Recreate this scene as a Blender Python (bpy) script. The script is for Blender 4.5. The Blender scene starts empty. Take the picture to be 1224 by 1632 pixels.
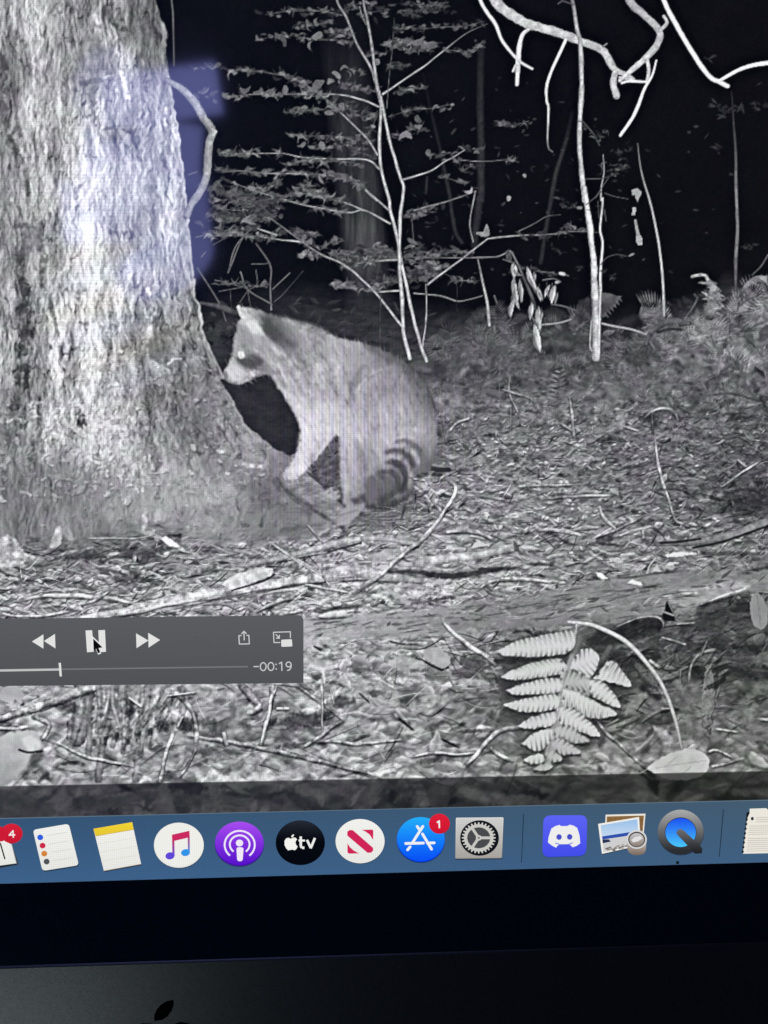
import bpy, math
import numpy as np
from mathutils import Matrix, Vector
from mathutils.geometry import tessellate_polygon

# ------------------------------------------------------------------ camera, world, light
scene = bpy.context.scene
C = scene.collection
# The screen's edges were measured in the photograph (1224 x 1632 points).  Their
# vanishing points give the camera's small yaw, pitch and roll to the glass.
FOC, CX0, CY0 = 1200.0, 612.0, 816.0
def _n(v):
    v = np.array(v, float); return v / np.linalg.norm(v)
dX = _n((30400, -276, FOC))
dY = _n((108, 17160, FOC))
dY = _n(dY - dX * dY.dot(dX))
dN = np.cross(dX, dY)
CAM_H = 0.230                                    # camera to glass, metres
def _ray(x, y):
    r = np.stack([(np.asarray(x, float) - CX0) / FOC, (np.asarray(y, float) - CY0) / FOC,
                  np.ones(np.shape(x))], -1)
    return r @ dX, r @ dN, -(r @ dY)
_a = _ray(258.0, 1625.0); _b = _ray(258.0, 1401.5)
CAM = np.array([-_a[0] / _a[1] * CAM_H, -CAM_H, 0.20 - _b[2] / _b[1] * CAM_H])
def glass(x, y):
    """measured point -> (X, Z) on the plane of the glass (Y = 0), metres"""
    a, b, c = _ray(x, y)
    return CAM[0] + a / b * CAM_H, CAM[2] + c / b * CAM_H

cam = bpy.data.cameras.new('camera'); cam_o = bpy.data.objects.new('camera', cam); C.objects.link(cam_o)
cam.sensor_fit = 'VERTICAL'; cam.sensor_height = 24.0; cam.lens = 24.0 * FOC / 1632.0
cam.clip_start = 0.01; cam.clip_end = 50
W3 = np.array([dX, dN, -dY])                      # rows: world axes in picture axes
ix, iy, iz = W3[:, 0], W3[:, 1], W3[:, 2]
cam_o.matrix_world = Matrix(((ix[0], -iy[0], -iz[0], CAM[0]), (ix[1], -iy[1], -iz[1], CAM[1]),
                             (ix[2], -iy[2], -iz[2], CAM[2]), (0, 0, 0, 1)))
scene.camera = cam_o

world = bpy.data.worlds.new('World'); scene.world = world; world.use_nodes = True
world.node_tree.nodes['Background'].inputs[0].default_value = (0.30, 0.42, 0.75, 1)
world.node_tree.nodes['Background'].inputs[1].default_value = 0.012

scene.view_settings.view_transform = 'Standard'; scene.view_settings.look = 'None'
scene.view_settings.exposure = 0.0; scene.view_settings.gamma = 1.0

def light_seen_at(name, px, py, wpx, hpx, back, power_radiance, color, shape='RECTANGLE', rot=0.0):
    """an area light added behind the camera, where the glass mirrors it at the measured point"""
    gx, gz = glass(px, py); d = np.array([gx, 0, gz]) - CAM
    t = (back + 0.0) / CAM_H
    pos = np.array([gx, 0, gz]) + np.array([d[0], -d[1], d[2]]) * t
    k = (1 + t)
    x0, z0 = glass(px - wpx / 2, py); x1, z1 = glass(px + wpx / 2, py)
    _, za = glass(px, py - hpx / 2); _, zb = glass(px, py + hpx / 2)
    L = bpy.data.lights.new(name, 'AREA'); L.shape = shape
    L.size = (x1 - x0) * k; L.size_y = (za - zb) * k
    area = L.size * L.size_y * (math.pi / 4 if shape == 'ELLIPSE' else 1)
    L.energy = power_radiance * area * math.pi; L.color = color
    o = bpy.data.objects.new(name, L); C.objects.link(o)
    o.location = pos; o.rotation_euler = (math.radians(90), 0, 0)
    # an area lamp shines along its -Z: turn that to +Y, towards the glass
    o.rotation_euler = (math.radians(90), rot, 0)
    return o
VIO = (0.34, 0.38, 1.0)
light_seen_at('reflection_light', 256, 152, 190, 84, 0.75, 5.8, VIO, rot=-.14)  # added area lights, pieced together to shape the violet reflection on the glass
light_seen_at('reflection_light', 176, 148, 120, 150, 0.75, 2.4, VIO, 'ELLIPSE')
light_seen_at('reflection_light', 226, 242, 190, 104, 0.75, 5.2, VIO, rot=.10)
light_seen_at('reflection_light', 216, 336, 236, 104, 0.75, 4.5, VIO, rot=-.06)
light_seen_at('reflection_light', 262, 424, 172, 92, 0.75, 4.9, VIO, 'ELLIPSE', rot=-.5)
light_seen_at('chin_reflection_light', -200, 1760, 760, 360, 0.45, 0.85, (0.90, 1.0, 1.0), 'ELLIPSE')  # added light standing in for the desk mirrored in the chin

# ------------------------------------------------------------------ painter of the video picture
#PAINT-BEGIN
S = 1.4                                           # measured points per screen cell
PX0, PY0, PX1, PY1 = -44.0, -44.0, 1270.0, 1312.0
def paint_video():
    rng = np.random.default_rng(7)
    gx = np.arange(PX0, PX1, S); gy = np.arange(PY0, PY1, S)
    Wd, Hd = len(gx), len(gy)
    X, Y = np.meshgrid(gx, gy); X = X.astype(np.float32); Y = Y.astype(np.float32)
    L = np.zeros((Hd, Wd), np.float32); ID = np.zeros((Hd, Wd), np.int16)
    kinds = [('forest_backdrop', 'dark night forest behind the trees in the video')]
    def new(name, label):
        kinds.append((name, label)); return len(kinds) - 1

    # ---- noise and tone helpers
    def vnoise(x, y, seed):
        xi = np.floor(x).astype(np.int64); yi = np.floor(y).astype(np.int64)
        fx = (x - xi).astype(np.float32); fy = (y - yi).astype(np.float32)
        fx = fx * fx * (3 - 2 * fx); fy = fy * fy * (3 - 2 * fy)
        def h(a, b):
            n = (a * 374761393 + b * 668265263 + seed * 2147483647) & 0xffffffff
            n = ((n ^ (n >> 13)) * 1274126177) & 0xffffffff
            return ((n ^ (n >> 16)) & 0xffff).astype(np.float32) / 32767.5 - 1.0
        a = h(xi, yi); b = h(xi + 1, yi); c = h(xi, yi + 1); d = h(xi + 1, yi + 1)
        return (a + (b - a) * fx) * (1 - fy) + (c + (d - c) * fx) * fy
    def fbm(x, y, seed, octv=4, gain=.55):
        s = 0; a = 1.; t = 0
        for k in range(octv):
            s = s + a * vnoise(x * 2 ** k + 17.3 * k, y * 2 ** k - 9.1 * k, seed + k); t += a; a *= gain
        return s / t
    def field(pts, sig):
        p = np.array(pts, np.float32)
        cx = np.arange(PX0, PX1 + 12, 12.); cy = np.arange(PY0, PY1 + 12, 12.)
        A, B = np.meshgrid(cx, cy); num = np.zeros_like(A); den = np.zeros_like(A)
        for x, y, v in p:
            r2 = ((A - x) ** 2 + (B - y) ** 2) / (sig * sig)
            w = np.exp(-.5 * r2) + 1e-4 / (1 + r2) ** 2
            num += w * v; den += w
        F = num / den
        u = (gx - PX0) / 12; v = (gy - PY0) / 12
        iu = u.astype(int); iv = v.astype(int); fu = (u - iu)[None]; fv = (v - iv)[:, None]
        return ((F[iv][:, iu] * (1 - fu) + F[iv][:, iu + 1] * fu) * (1 - fv)
                + (F[iv + 1][:, iu] * (1 - fu) + F[iv + 1][:, iu + 1] * fu) * fv).astype(np.float32)
    def blur(A, s):                                # s in measured points
        r = max(1, int(s / S * 2.5)); k = np.exp(-.5 * (np.arange(-r, r + 1) * S / s) ** 2); k = (k / k.sum()).astype(np.float32)
        P = np.pad(A, ((r, r), (0, 0)), 'edge'); B = sum(k[i] * P[i:i + A.shape[0]] for i in range(2 * r + 1))
        P = np.pad(B, ((0, 0), (r, r)), 'edge'); return sum(k[i] * P[:, i:i + A.shape[1]] for i in range(2 * r + 1))
    def win(x0, y0, x1, y1):
        i0 = max(0, int((y0 - PY0) / S)); i1 = min(Hd, int((y1 - PY0) / S) + 2)
        j0 = max(0, int((x0 - PX0) / S)); j1 = min(Wd, int((x1 - PX0) / S) + 2)
        return (slice(i0, i1), slice(j0, j1)) if i1 > i0 and j1 > j0 else None
    def curve(pts, step=4.0):
        p = np.array(pts, np.float32)
        if len(p) == 2: return p
        q = np.vstack([2 * p[0] - p[1], p, 2 * p[-1] - p[-2]]); out = []
        for i in range(len(p) - 1):
            a, b, c, d = q[i:i + 4]; n = max(1, int(np.hypot(*(c - b)[:2]) / step))
            t = (np.arange(n) / n)[:, None]
            out.append(.5 * (2 * b + (c - a) * t + (2 * a - 5 * b + 4 * c - d) * t * t + (3 * b - a - 3 * c + d) * t ** 3))
        return np.vstack(out + [p[-1:]])

    N5 = fbm(X / 6., Y / 6., 201, 2); N12 = fbm(X / 16., Y / 12., 203, 3); N3 = vnoise(X / 2.6, Y / 2.6, 205)
    def warp(mask, amp, sc, seed, asp=1.):
        dx = amp * fbm(X / sc, Y / (sc * asp), seed, 2) * mask / S; dy = amp * fbm(X / sc + 50, Y / (sc * asp), seed + 9, 2) * mask / S
        jj = np.clip(np.arange(Wd)[None] + dx, 0, Wd - 1.01); ii = np.clip(np.arange(Hd)[:, None] + dy, 0, Hd - 1.01)
        j = jj.astype(int); i = ii.astype(int); fj = jj - j; fi = ii - i
        L[:] = (L[i, j] * (1 - fj) + L[i, j + 1] * fj) * (1 - fi) + (L[i + 1, j] * (1 - fj) + L[i + 1, j + 1] * fj) * fi
    def emboss(h, kx=.9, ky=.7):
        e = np.zeros_like(h); e[1:-1, 1:-1] = (h[1:-1, :-2] - h[1:-1, 2:]) * kx + (h[:-2, 1:-1] - h[2:, 1:-1]) * ky
        return e
    # ---- brushes
    def stroke(pts, w, v, lab=None, alpha=1., rnd=.25, rough=0., side=0., soft=1.4, fade=0., tex=0., lit=.10):
        """a twig: w and v are numbers or (start, end)"""
        p = curve(pts); n = len(p)
        t = np.r_[0, np.cumsum(np.hypot(*np.diff(p, axis=0).T))]; t = t / max(t[-1], 1e-6)
        ww = np.interp(t, np.linspace(0, 1, np.size(w)), np.atleast_1d(w)) / 2
        vv = np.interp(t, np.linspace(0, 1, np.size(v)), np.atleast_1d(v))
        if rough:
            kk = np.arange(n) / 4.; ww = ww * (1 + 1.2 * rough * vnoise(kk, kk * 0, int(rng.integers(9999)))); vv = vv * (1 + .9 * rough * vnoise(kk * 1.7, kk * 0, int(rng.integers(9999))))
            w2 = np.stack([vnoise(kk, kk * 0, int(rng.integers(9999))), vnoise(kk, kk * 0, int(rng.integers(9999)))], 1); p = p + w2 * rough * 6 * np.minimum(1, ww / 3)[:, None]
        m = ww.max() + soft + 1
        s = win(p[:, 0].min() - m, p[:, 1].min() - m, p[:, 0].max() + m, p[:, 1].max() + m)
        if s is None: return
        A = np.zeros(X[s].shape, np.float32); V = np.zeros_like(A); DN = np.full_like(A, 9e9)
        j0, i0 = s[1].start, s[0].start
        for k in range(n - 1):
            a, b = p[k], p[k + 1]
            q = win(min(a[0], b[0]) - m, min(a[1], b[1]) - m, max(a[0], b[0]) + m, max(a[1], b[1]) + m)
            if q is None: continue
            q2 = (slice(q[0].start - i0, q[0].stop - i0), slice(q[1].start - j0, q[1].stop - j0))
            ab = b - a; l2 = max(float(ab @ ab), 1e-6)
            tx = np.clip(((X[q] - a[0]) * ab[0] + (Y[q] - a[1]) * ab[1]) / l2, 0, 1)
            ex = X[q] - a[0] - tx * ab[0]; ey = Y[q] - a[1] - tx * ab[1]
            d = np.hypot(ex, ey); wd = ww[k] + (ww[k + 1] - ww[k]) * tx
            al = np.clip((wd * (1 - N5[q] * (.15 + rough)) - d) / soft + .5, 0, 1) * np.minimum(1, wd * 2 / S)
            if fade:
                tt = t[k] + (t[k + 1] - t[k]) * tx; al = al * np.clip(np.minimum(tt, 1 - tt) / fade, 0, 1)
            if tex: al = al * np.clip(.62 + tex * N12[q] + tex * N5[q], 0, 1)
            c = (vv[k] + (vv[k + 1] - vv[k]) * tx) * (1 - rnd * np.clip(d / np.maximum(wd, .3), 0, 1) ** 2)
            c = c * (1 + (.10 + rough) * N5[q] + .06 * N3[q])
            if side: c = c * (1 + side * (ex * .8 - ey * .3) / np.maximum(wd, 1))
            if lit: c = c * (1 - lit * ey / np.maximum(wd, 1))
            up = d < DN[q2]
            DN[q2][up] = d[up]; A[q2] = np.maximum(A[q2], al); V[q2][up] = c[up]
        A *= alpha
        L[s] = L[s] * (1 - A) + V * A
        if lab is not None: ID[s][A > .45] = lab
    def mask_poly(pts, soft=1.4, smooth=True):
        p = curve(list(pts) + [pts[0]], 5) if smooth else np.array(list(pts) + [pts[0]], np.float32)
        s = win(p[:, 0].min() - 3 * soft, p[:, 1].min() - 3 * soft, p[:, 0].max() + 3 * soft, p[:, 1].max() + 3 * soft)
        if s is None: return None, None
        x, y = X[s], Y[s]; ins = np.zeros(x.shape, bool); D = np.full(x.shape, 1e9, np.float32)
        for a, b in zip(p[:-1], p[1:]):
            cr = (a[1] > y) != (b[1] > y)
            if abs(b[1] - a[1]) > 1e-6: ins ^= cr & (x < (b[0] - a[0]) * (y - a[1]) / (b[1] - a[1]) + a[0])
            ab = b - a; l2 = max(float(ab @ ab), 1e-6)
            t = np.clip(((x - a[0]) * ab[0] + (y - a[1]) * ab[1]) / l2, 0, 1)
            D = np.minimum(D, (x - a[0] - t * ab[0]) ** 2 + (y - a[1] - t * ab[1]) ** 2)
        d = np.sqrt(D) * np.where(ins, 1, -1) + N5[s] * min(2.5, soft * .9)
        return s, np.clip(d / soft + .5, 0, 1)
    def poly(pts, v, lab=None, alpha=1., soft=1.4, smooth=True, grain=0.):
        s, A = mask_poly(pts, soft, smooth)
        if s is None: return
        A = A * alpha
        V = v[s] if isinstance(v, np.ndarray) else v
        if grain: V = V * (1 + grain * fbm(X[s] / 9, Y[s] / 9, 77, 3))
        L[s] = L[s] * (1 - A) + V * A
        if lab is not None: ID[s][A > .45] = lab
    def fleck(x, y, l, w, ang, v, alpha=1., bend=0., lab=None, sf=1.3):
        m = l + 2
        s = win(x - m, y - m, x + m, y + m)
        if s is None: return
        c, sn = math.cos(ang), math.sin(ang); dx = X[s] - x; dy = Y[s] - y
        u = dx * c + dy * sn; q = -dx * sn + dy * c - bend * (u * u) / max(l, 1)
        r = np.sqrt((u / l) ** 2 + (q / w) ** 2) + .45 * N5[s]
        A = np.clip((1 - r) * max(w, .7) / sf + .35, 0, 1) * alpha * min(1, w * 1.6)
        L[s] = L[s] * (1 - A) + v * (1 + .16 * N5[s] + .10 * N3[s]) * A
        if lab is not None: ID[s][A > .45] = lab
    def leaf(x, y, l, w, ang, v, alpha=.85, bend=0., shade=.18, lab=None):
        s = win(x - l - 2, y - l - 2, x + l + 2, y + l + 2)
        if s is None: return
        c, sn = math.cos(ang), math.sin(ang); dx = X[s] - x; dy = Y[s] - y
        u = (dx * c + dy * sn) / l; q = (-dx * sn + dy * c) / w - bend * u * u * l / w + .25 * N5[s]
        m = (1 - u * u) * (1 - .35 * u)
        A = np.clip((m - np.abs(q)) * w / 1.5 + .3, 0, 1) * (np.abs(u) < 1.05) * alpha * min(1, w * .9)
        V = v * (1 + shade * np.clip(-q, -1, 1) - .16 * np.exp(-(q / .16) ** 2) * (w > 2.2) + .14 * N5[s] + .12 * u)
        L[s] = L[s] * (1 - A) + V * A
        if lab is not None: ID[s][A > .4] = lab
    def Z(x0, y0, k):
        return lambda *a: [(x0 + x / k, y0 + y / k) for x, y in zip(a[::2], a[1::2])]
    z1 = Z(0, 0, 2.914); z2 = Z(0, 380, 2.914); z3 = Z(0, 660, 2.354); z4 = Z(330, 460, 2.985)
    z5 = Z(300, 0, 3.825); z6 = Z(560, 0, 3.825); z7 = Z(300, 280, 3.06); z8 = Z(660, 280, 3.6)
    z9 = Z(860, 0, 3.3626); z10 = Z(900, 300, 3.778); z11 = Z(660, 540, 2.17); z12 = Z(400, 740, 2.914)
    z13 = Z(800, 780, 2.887); z14 = Z(420, 1000, 3.06); z15 = Z(760, 960, 2.638); zl = Z(0, 960, 2.448)

    # ================= the dark forest
    L[:] = 15 + 3 * fbm(X / 60, Y / 60, 3)
    bgt = new('distant_trunk', 'broad dim tree trunk behind the thin sapling in the video')
    k = ((X - (548 + (Y - 70) * .10)) / 38.); fade = np.clip((Y + 60) / 200, .15, 1) * np.clip((520 - Y) / 110, 0, 1)
    a = np.clip(1.15 - k * k, 0, 1) * fade
    L += a * (20 + 36 * np.clip((Y - 60) / 330, 0, 1)) * (1 + .55 * fbm(X / 7, Y / 60, 21, 3))
    ID[a > .35] = bgt
    for pts, w, v in ((z6(790, 300, 785, 600, 790, 880, 790, 1224) + z8(380, 120, 355, 300, 345, 400), 13, (34, 44, 50, 46)),
                      (z6(435, 450, 490, 700, 545, 930, 600, 1200) + z8(215, 200, 240, 330, 275, 385), 7, (18, 30, 46, 44)),
                      (z9(175, 600, 140, 760, 90, 920, 60, 1076) + z8(765, 250, 745, 380, 725, 500), 8, (22, 50, 46, 40)),
                      (z8(75, 10, 70, 90), 5, 42), (z6(460, 1090, 455, 1180), 4, 40)):
        v = np.array(v) * 1.15
        d = new('distant_trunk', 'faint thin trunk deep in the dark forest of the video')
        stroke(pts, w, v, d, .85, .5, .05, soft=3)
    for _ in range(260):                            # faint far leaves
        x = rng.uniform(640, 1250); y = 120 + 330 * rng.random() ** .6
        if x > 1000 and rng.random() < .75: continue
        fleck(x, y, rng.uniform(2, 6), rng.uniform(1, 2.4), rng.normal(0, .6), rng.uniform(25, 62), .8)
    for x, y in ((1150, 172), (1165, 175), (1180, 170), (1200, 168), (1215, 170), (1142, 170), (1152, 186), (1130, 92), (1142, 236)):
        for _ in range(5): fleck(x + rng.normal(0, 5), y + rng.normal(0, 3), rng.uniform(3, 8), 2, rng.normal(0, .5), rng.uniform(34, 62), .8)

    # ================= the forest floor
    ground = new('forest_floor', 'leaf littered forest floor with sticks in the night video')
    G = field([(330, 470, 34), (500, 495, 42), (600, 515, 46), (450, 478, 36), (350, 560, 50), (340, 520, 46), (700, 520, 44), (800, 530, 68), (900, 535, 66), (1000, 520, 34), (1100, 510, 62), (1200, 500, 58),
               (700, 565, 66), (760, 570, 78), (850, 560, 76), (900, 570, 60), (1000, 565, 58), (1080, 560, 88), (1150, 560, 92), (1220, 560, 80),
               (720, 600, 80), (780, 605, 82), (850, 600, 76), (930, 600, 84), (1000, 600, 86), (1080, 600, 98), (1150, 600, 88), (1220, 600, 84),
               (720, 650, 98), (780, 650, 92), (850, 650, 92), (950, 650, 100), (1050, 650, 90), (1150, 650, 84), (1220, 650, 80),
               (720, 700, 96), (800, 700, 108), (900, 700, 108), (1000, 700, 100), (1100, 700, 92), (1200, 700, 82),
               (720, 750, 108), (800, 750, 116), (900, 750, 112), (1000, 750, 102), (1100, 750, 92), (1200, 750, 78),
               (560, 800, 122), (640, 800, 112), (720, 800, 120), (800, 800, 120), (900, 800, 110), (1000, 800, 102), (1100, 800, 86), (1200, 800, 60),
               (300, 860, 112), (450, 850, 120), (560, 850, 130), (700, 850, 134), (800, 850, 126), (900, 850, 116), (1000, 850, 112), (1100, 850, 110), (1200, 850, 106),
               (20, 900, 122), (100, 890, 100), (200, 890, 92), (300, 900, 108), (400, 900, 122), (500, 900, 140), (600, 900, 142), (700, 900, 136), (800, 900, 122), (900, 900, 110), (1000, 900, 112), (1100, 900, 102), (1200, 900, 92),
               (20, 950, 128), (100, 950, 126), (200, 950, 130), (300, 950, 136), (400, 950, 130), (500, 960, 136), (600, 950, 142), (700, 950, 136), (800, 950, 124), (900, 950, 114), (1000, 950, 112), (1100, 950, 118), (1200, 950, 104),
               (500, 1000, 150), (600, 1000, 146), (700, 1000, 128), (800, 1000, 104), (900, 990, 104), (1000, 1010, 76), (1100, 1000, 70), (1200, 1000, 62),
               (500, 1050, 148), (600, 1050, 140), (700, 1050, 130), (770, 1050, 100), (830, 1050, 80), (1000, 1050, 66), (1100, 1050, 62), (1200, 1050, 60),
               (20, 1100, 144), (100, 1100, 136), (200, 1100, 130), (300, 1100, 138), (400, 1100, 138), (500, 1100, 124), (600, 1100, 132), (700, 1100, 118), (780, 1100, 96), (960, 1100, 80), (1050, 1100, 84), (1200, 1100, 76),
               (20, 1150, 140), (100, 1150, 124), (200, 1150, 118), (300, 1150, 110), (400, 1150, 100), (500, 1150, 108), (600, 1150, 120), (700, 1150, 108), (800, 1150, 94), (950, 1150, 92), (1100, 1150, 94), (1200, 1150, 88),
               (20, 1200, 146), (100, 1200, 124), (200, 1200, 120), (300, 1200, 116), (400, 1200, 118), (500, 1200, 126), (600, 1200, 126), (700, 1200, 116), (800, 1200, 112), (950, 1200, 108), (1100, 1200, 102), (1200, 1200, 96),
               (20, 1250, 142), (200, 1250, 132), (400, 1250, 130), (600, 1250, 132), (800, 1250, 122), (1000, 1250, 112), (1200, 1250, 102)], 30)
    hor = 488 + 12 * fbm(X / 40, Y * 0, 31) - 55 * np.clip((X - 1040) / 120, 0, 1) - 44 * np.exp(-((X - 470) / 190) ** 2)
    ga = np.clip((Y - hor) / 58, 0, 1) ** .9
    G = G * (1.20 + .07 * np.clip((Y - 820) / 100, 0, 1))
    near = np.clip((Y - 560) / 600, 0, 1); gs = .55 + .75 * near
    wx = X + 7 * fbm(X / 30, Y / 18, 46, 2); wy = Y + 5 * fbm(X / 24, Y / 20, 47, 2)
    hg = fbm(wx / 26, wy / 11, 41, 3) + .8 * fbm(wx / 11, wy / 5.5, 43, 3) + .5 * fbm(X / 5.5, Y / 3.2, 45, 2)
    st_ = fbm(X / 34, wy / 4.2, 48, 3) * near + fbm(X / 15, Y / 3., 49, 2) * (1 - near * .5)
    tex = .20 * emboss(hg, .4, 1.0) + .17 * hg + .20 * st_
    L[:] = L * (1 - ga) + G * (1 + tex) * ga
    ID[ga > .5] = ground

    def litter(n, x0, y0, x1, y1, size, contrast, ang=0.35, tilt=-.1, asp=(.14, .36), bias=0.):
        for _ in range(n):
            x = rng.uniform(x0, x1); y = rng.uniform(y0, y1)
            i = min(Hd - 1, max(0, int((y - PY0) / S))); j = min(Wd - 1, max(0, int((x - PX0) / S)))
            g = G[i, j]
            if rng.random() > min(1, ga[i, j] + .1): continue
            l = size * math.exp(rng.normal(0, .45)); w = max(.75, l * rng.uniform(*asp))
            an = rng.normal(tilt, ang); b = rng.normal(0, .1)
            v = g * (1 + contrast * (rng.normal(bias, .75)))
            if v > g and rng.random() < .7:
                fleck(x + .6, y + w * 1.2 + .5, l, w, an, g * (1 - .85 * contrast), .55, b)
            fleck(x, y, l, w, an, max(22, min(228, v)), rng.uniform(.35, .8), b)
    # bushes and ferns at the far right, then litter growing with nearness
    litter(900, 690, 540, 1270, 680, 5.0, .50, .8, -.1, (.25, .5))
    litter(420, 1040, 470, 1270, 640, 5.5, .60, .9, .2, (.25, .5))
    litter(3600, 560, 640, 1270, 800, 4.6, .50, .45, -.08, (.14, .4))
    litter(3000, 420, 780, 1270, 960, 6.5, .50, .28, -.08, (.10, .32))
    litter(1700, -40, 850, 520, 1000, 8.5, .62, .32, -.08, (.10, .24))
    litter(900, 470, 940, 900, 1110, 9.5, .40, .45, -.08, (.12, .35))
    litter(700, 780, 980, 1270, 1260, 10., .42, .6, -.2, (.12, .35))
    litter(1100, -40, 1085, 820, 1260, 10., .42, .65, 0., (.10, .35))
    litter(260, -40, 1240, 1270, 1310, 22., .5, .5, -.1, (.15, .4))
    for _ in range(420):                            # grass blades and needles
        y = rng.uniform(840, 1250); x = rng.uniform(-40, 1270)
        l = (y - 560) / 690 * rng.uniform(14, 40); an = rng.normal(-.12, .4)
        i = min(Hd - 1, int((y - PY0) / S)); j = min(Wd - 1, int((x - PX0) / S)); g = G[i, j]
        dx, dy = math.cos(an) * l, math.sin(an) * l
        stroke([(x - dx / 2, y - dy / 2), (x + rng.normal(0, 2), y + rng.normal(0, 3)), (x + dx / 2, y + dy / 2)], rng.uniform(1.2, 3), min(215, g * rng.uniform(.55, 1.75)), None, .8)
    warp(ga, 2.2, 16, 301, .6); warp(ga, 1.0, 6, 305)
    def leaves(n, x0, y0, x1, y1, smin, smax, alpha, sg=.32, grass=0):
        for _ in range(n):                          # single dead leaves, each with a drop shadow painted below
            x = rng.uniform(x0, x1); y = rng.uniform(y0, y1)
            i = min(Hd - 1, max(0, int((y - PY0) / S))); j = min(Wd - 1, max(0, int((x - PX0) / S))); g = G[i, j]
            if rng.random() > ga[i, j]: continue
            l = rng.uniform(smin, smax) * (.7 + .6 * rng.random() ** 3); w = l * rng.uniform(.22, .55) * (.6 + .4 * abs(rng.normal())); an = rng.normal(-.08, .55)
            v = min(226, max(26, g * math.exp(rng.normal(.05, sg))))
            leaf(x + .8, y + 1.2 + w * .5, l, w, an, g * .54, alpha * .65, 0, 0); leaf(x, y, l, w, an, v, alpha, rng.normal(0, .12))
        for _ in range(grass):
            x = rng.uniform(x0, x1); y = rng.uniform(y0, y1); i = min(Hd - 1, max(0, int((y - PY0) / S))); j = min(Wd - 1, max(0, int((x - PX0) / S))); g = G[i, j]
            ln = rng.uniform(1.6, 5) * smax; an = rng.normal(-.12, .45); dx, dy = math.cos(an) * ln / 2, math.sin(an) * ln / 2; k = rng.normal(0, .10) * ln
            stroke([(x - dx, y - dy), (x - dy * .1, y + k), (x + dx, y + dy)], (1., rng.uniform(1.4, 2.6), 1.), min(218, g * rng.choice((.4, .5, 1.35, 1.55))), None, .75, fade=.2)
    leaves(1500, 690, 590, 1270, 720, 2.2, 5.5, .6, .34, 60)
    leaves(1500, 560, 700, 1270, 850, 2.6, 7, .65, .36, 160)
    leaves(900, 420, 830, 1270, 985, 3.5, 10, .68, .36, 220)
    leaves(520, -40, 866, 500, 990, 4, 11, .68, .40, 170)
    leaves(260, 480, 985, 800, 1250, 8, 21, .58, .30, 60)
    leaves(210, -40, 1090, 520, 1250, 9, 24, .55, .30, 50)
    leaves(260, 780, 1000, 1270, 1250, 7, 20, .58, .34, 60)
    # curled bush outlines on the far bank
    for pts in (z11(110, 60, 135, 25, 185, 15, 240, 60, 290, 140, 295, 190), z11(150, 150, 165, 100, 210, 75, 265, 110), z11(120, 180, 200, 190, 290, 195),
                z11(200, 60, 235, 45, 270, 90), z11(130, 130, 160, 175, 240, 185), z8(185, 1020, 215, 980, 260, 965, 310, 970), z8(225, 1140, 280, 1070, 340, 1060)):
        stroke(pts, 3, (105, 125), None, .75, .3, .1)
    for pts, v in ((z8(590, 900, 640, 870, 660, 960, 630, 1000), 78), (z8(800, 960, 900, 900, 980, 960, 960, 1010, 840, 1030), 84), (z10(330, 1040, 380, 1010, 370, 1090, 330, 1110), 120),
                   (z10(1050, 1030, 1110, 940, 1190, 980, 1170, 1050, 1100, 1060), 130), (z10(780, 1000, 830, 1000, 820, 1120, 780, 1120), 112),
                   (z11(1120, 60, 1170, 40, 1200, 70, 1150, 90), 135), (z11(70, 210, 110, 190, 160, 195, 215, 240, 170, 232, 110, 236), 128),
                   (z11(660, 170, 730, 140, 760, 170, 690, 230), 108), (z11(680, 300, 740, 255, 720, 310), 140)):
        poly(pts, v, None, .8, 4, grain=.5)
    for x, y, w, h, v in ((930, 585, 46, 8, 30), (820, 612, 22, 9, 42), (790, 590, 14, 10, 46), (760, 600, 16, 12, 56), (1195, 800, 34, 22, 46), (1040, 670, 12, 9, 40), (975, 702, 18, 6, 48), (1010, 745, 26, 3, 62), (880, 560, 30, 9, 46), (700, 590, 12, 20, 50)):
        fleck(x, y, w * 1.15, h * 1.2, -.08, v, .6, sf=h)

    ms = np.clip((680 - Y) / 90, 0, 1) * ga * .7 + np.clip((Y - 1060) / 50, 0, 1) * .55
    L[:] = L * (1 - ms) + blur(L, 2.2) * ms
    def mini_fern(x, y, ln, an, v, bendf):
        n = int(ln / 3.4); px_, py_ = x, y
        for k in range(n):
            t = k / n; px_ += 3.4 * math.cos(an); py_ += 3.4 * math.sin(an); an += bendf / n
            wl = ln * .30 * math.sin(math.pi * (.12 + .84 * (1 - t)) ** .8) + 1.5
            for sg in (-1, 1):
                d = an + sg * 1.15; fleck(px_ + math.cos(d) * wl * .55, py_ + math.sin(d) * wl * .55, wl * .6, 1.5, d, v * rng.uniform(.75, 1.15), .75, 0, None, 1.8)
    for _ in range(64):
        x = rng.uniform(690, 1260); y = rng.uniform(545, 700)
        if x < 1000 and y < 570: continue
        i = int((y - PY0) / S); j = int((x - PX0) / S); an = rng.choice((-2.3, -.8)) + rng.normal(0, .4)
        mini_fern(x, y, rng.uniform(16, 38), an, G[i, j] * rng.uniform(1.0, 1.35), rng.normal(0, 1.2))
    for _ in range(34):
        x = rng.uniform(1030, 1260); mini_fern(x, 560 - (x - 1030) * .22 + rng.normal(0, 22), rng.uniform(30, 64), -1.57 + rng.normal(0, .75), rng.uniform(90, 172), rng.normal(0, 1.6))
    for _ in range(48):
        x = rng.uniform(690, 1060); mini_fern(x, rng.uniform(530, 600), rng.uniform(24, 56), -1.57 + rng.normal(0, .9), rng.uniform(58, 120), rng.normal(0, 1.8))
    for _ in range(70):
        x = rng.uniform(330, 700); y = rng.uniform(478, 560); leaf(x, y, rng.uniform(5, 14), rng.uniform(1.5, 4), rng.normal(0, .7), rng.uniform(34, 82), .6)
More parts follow.
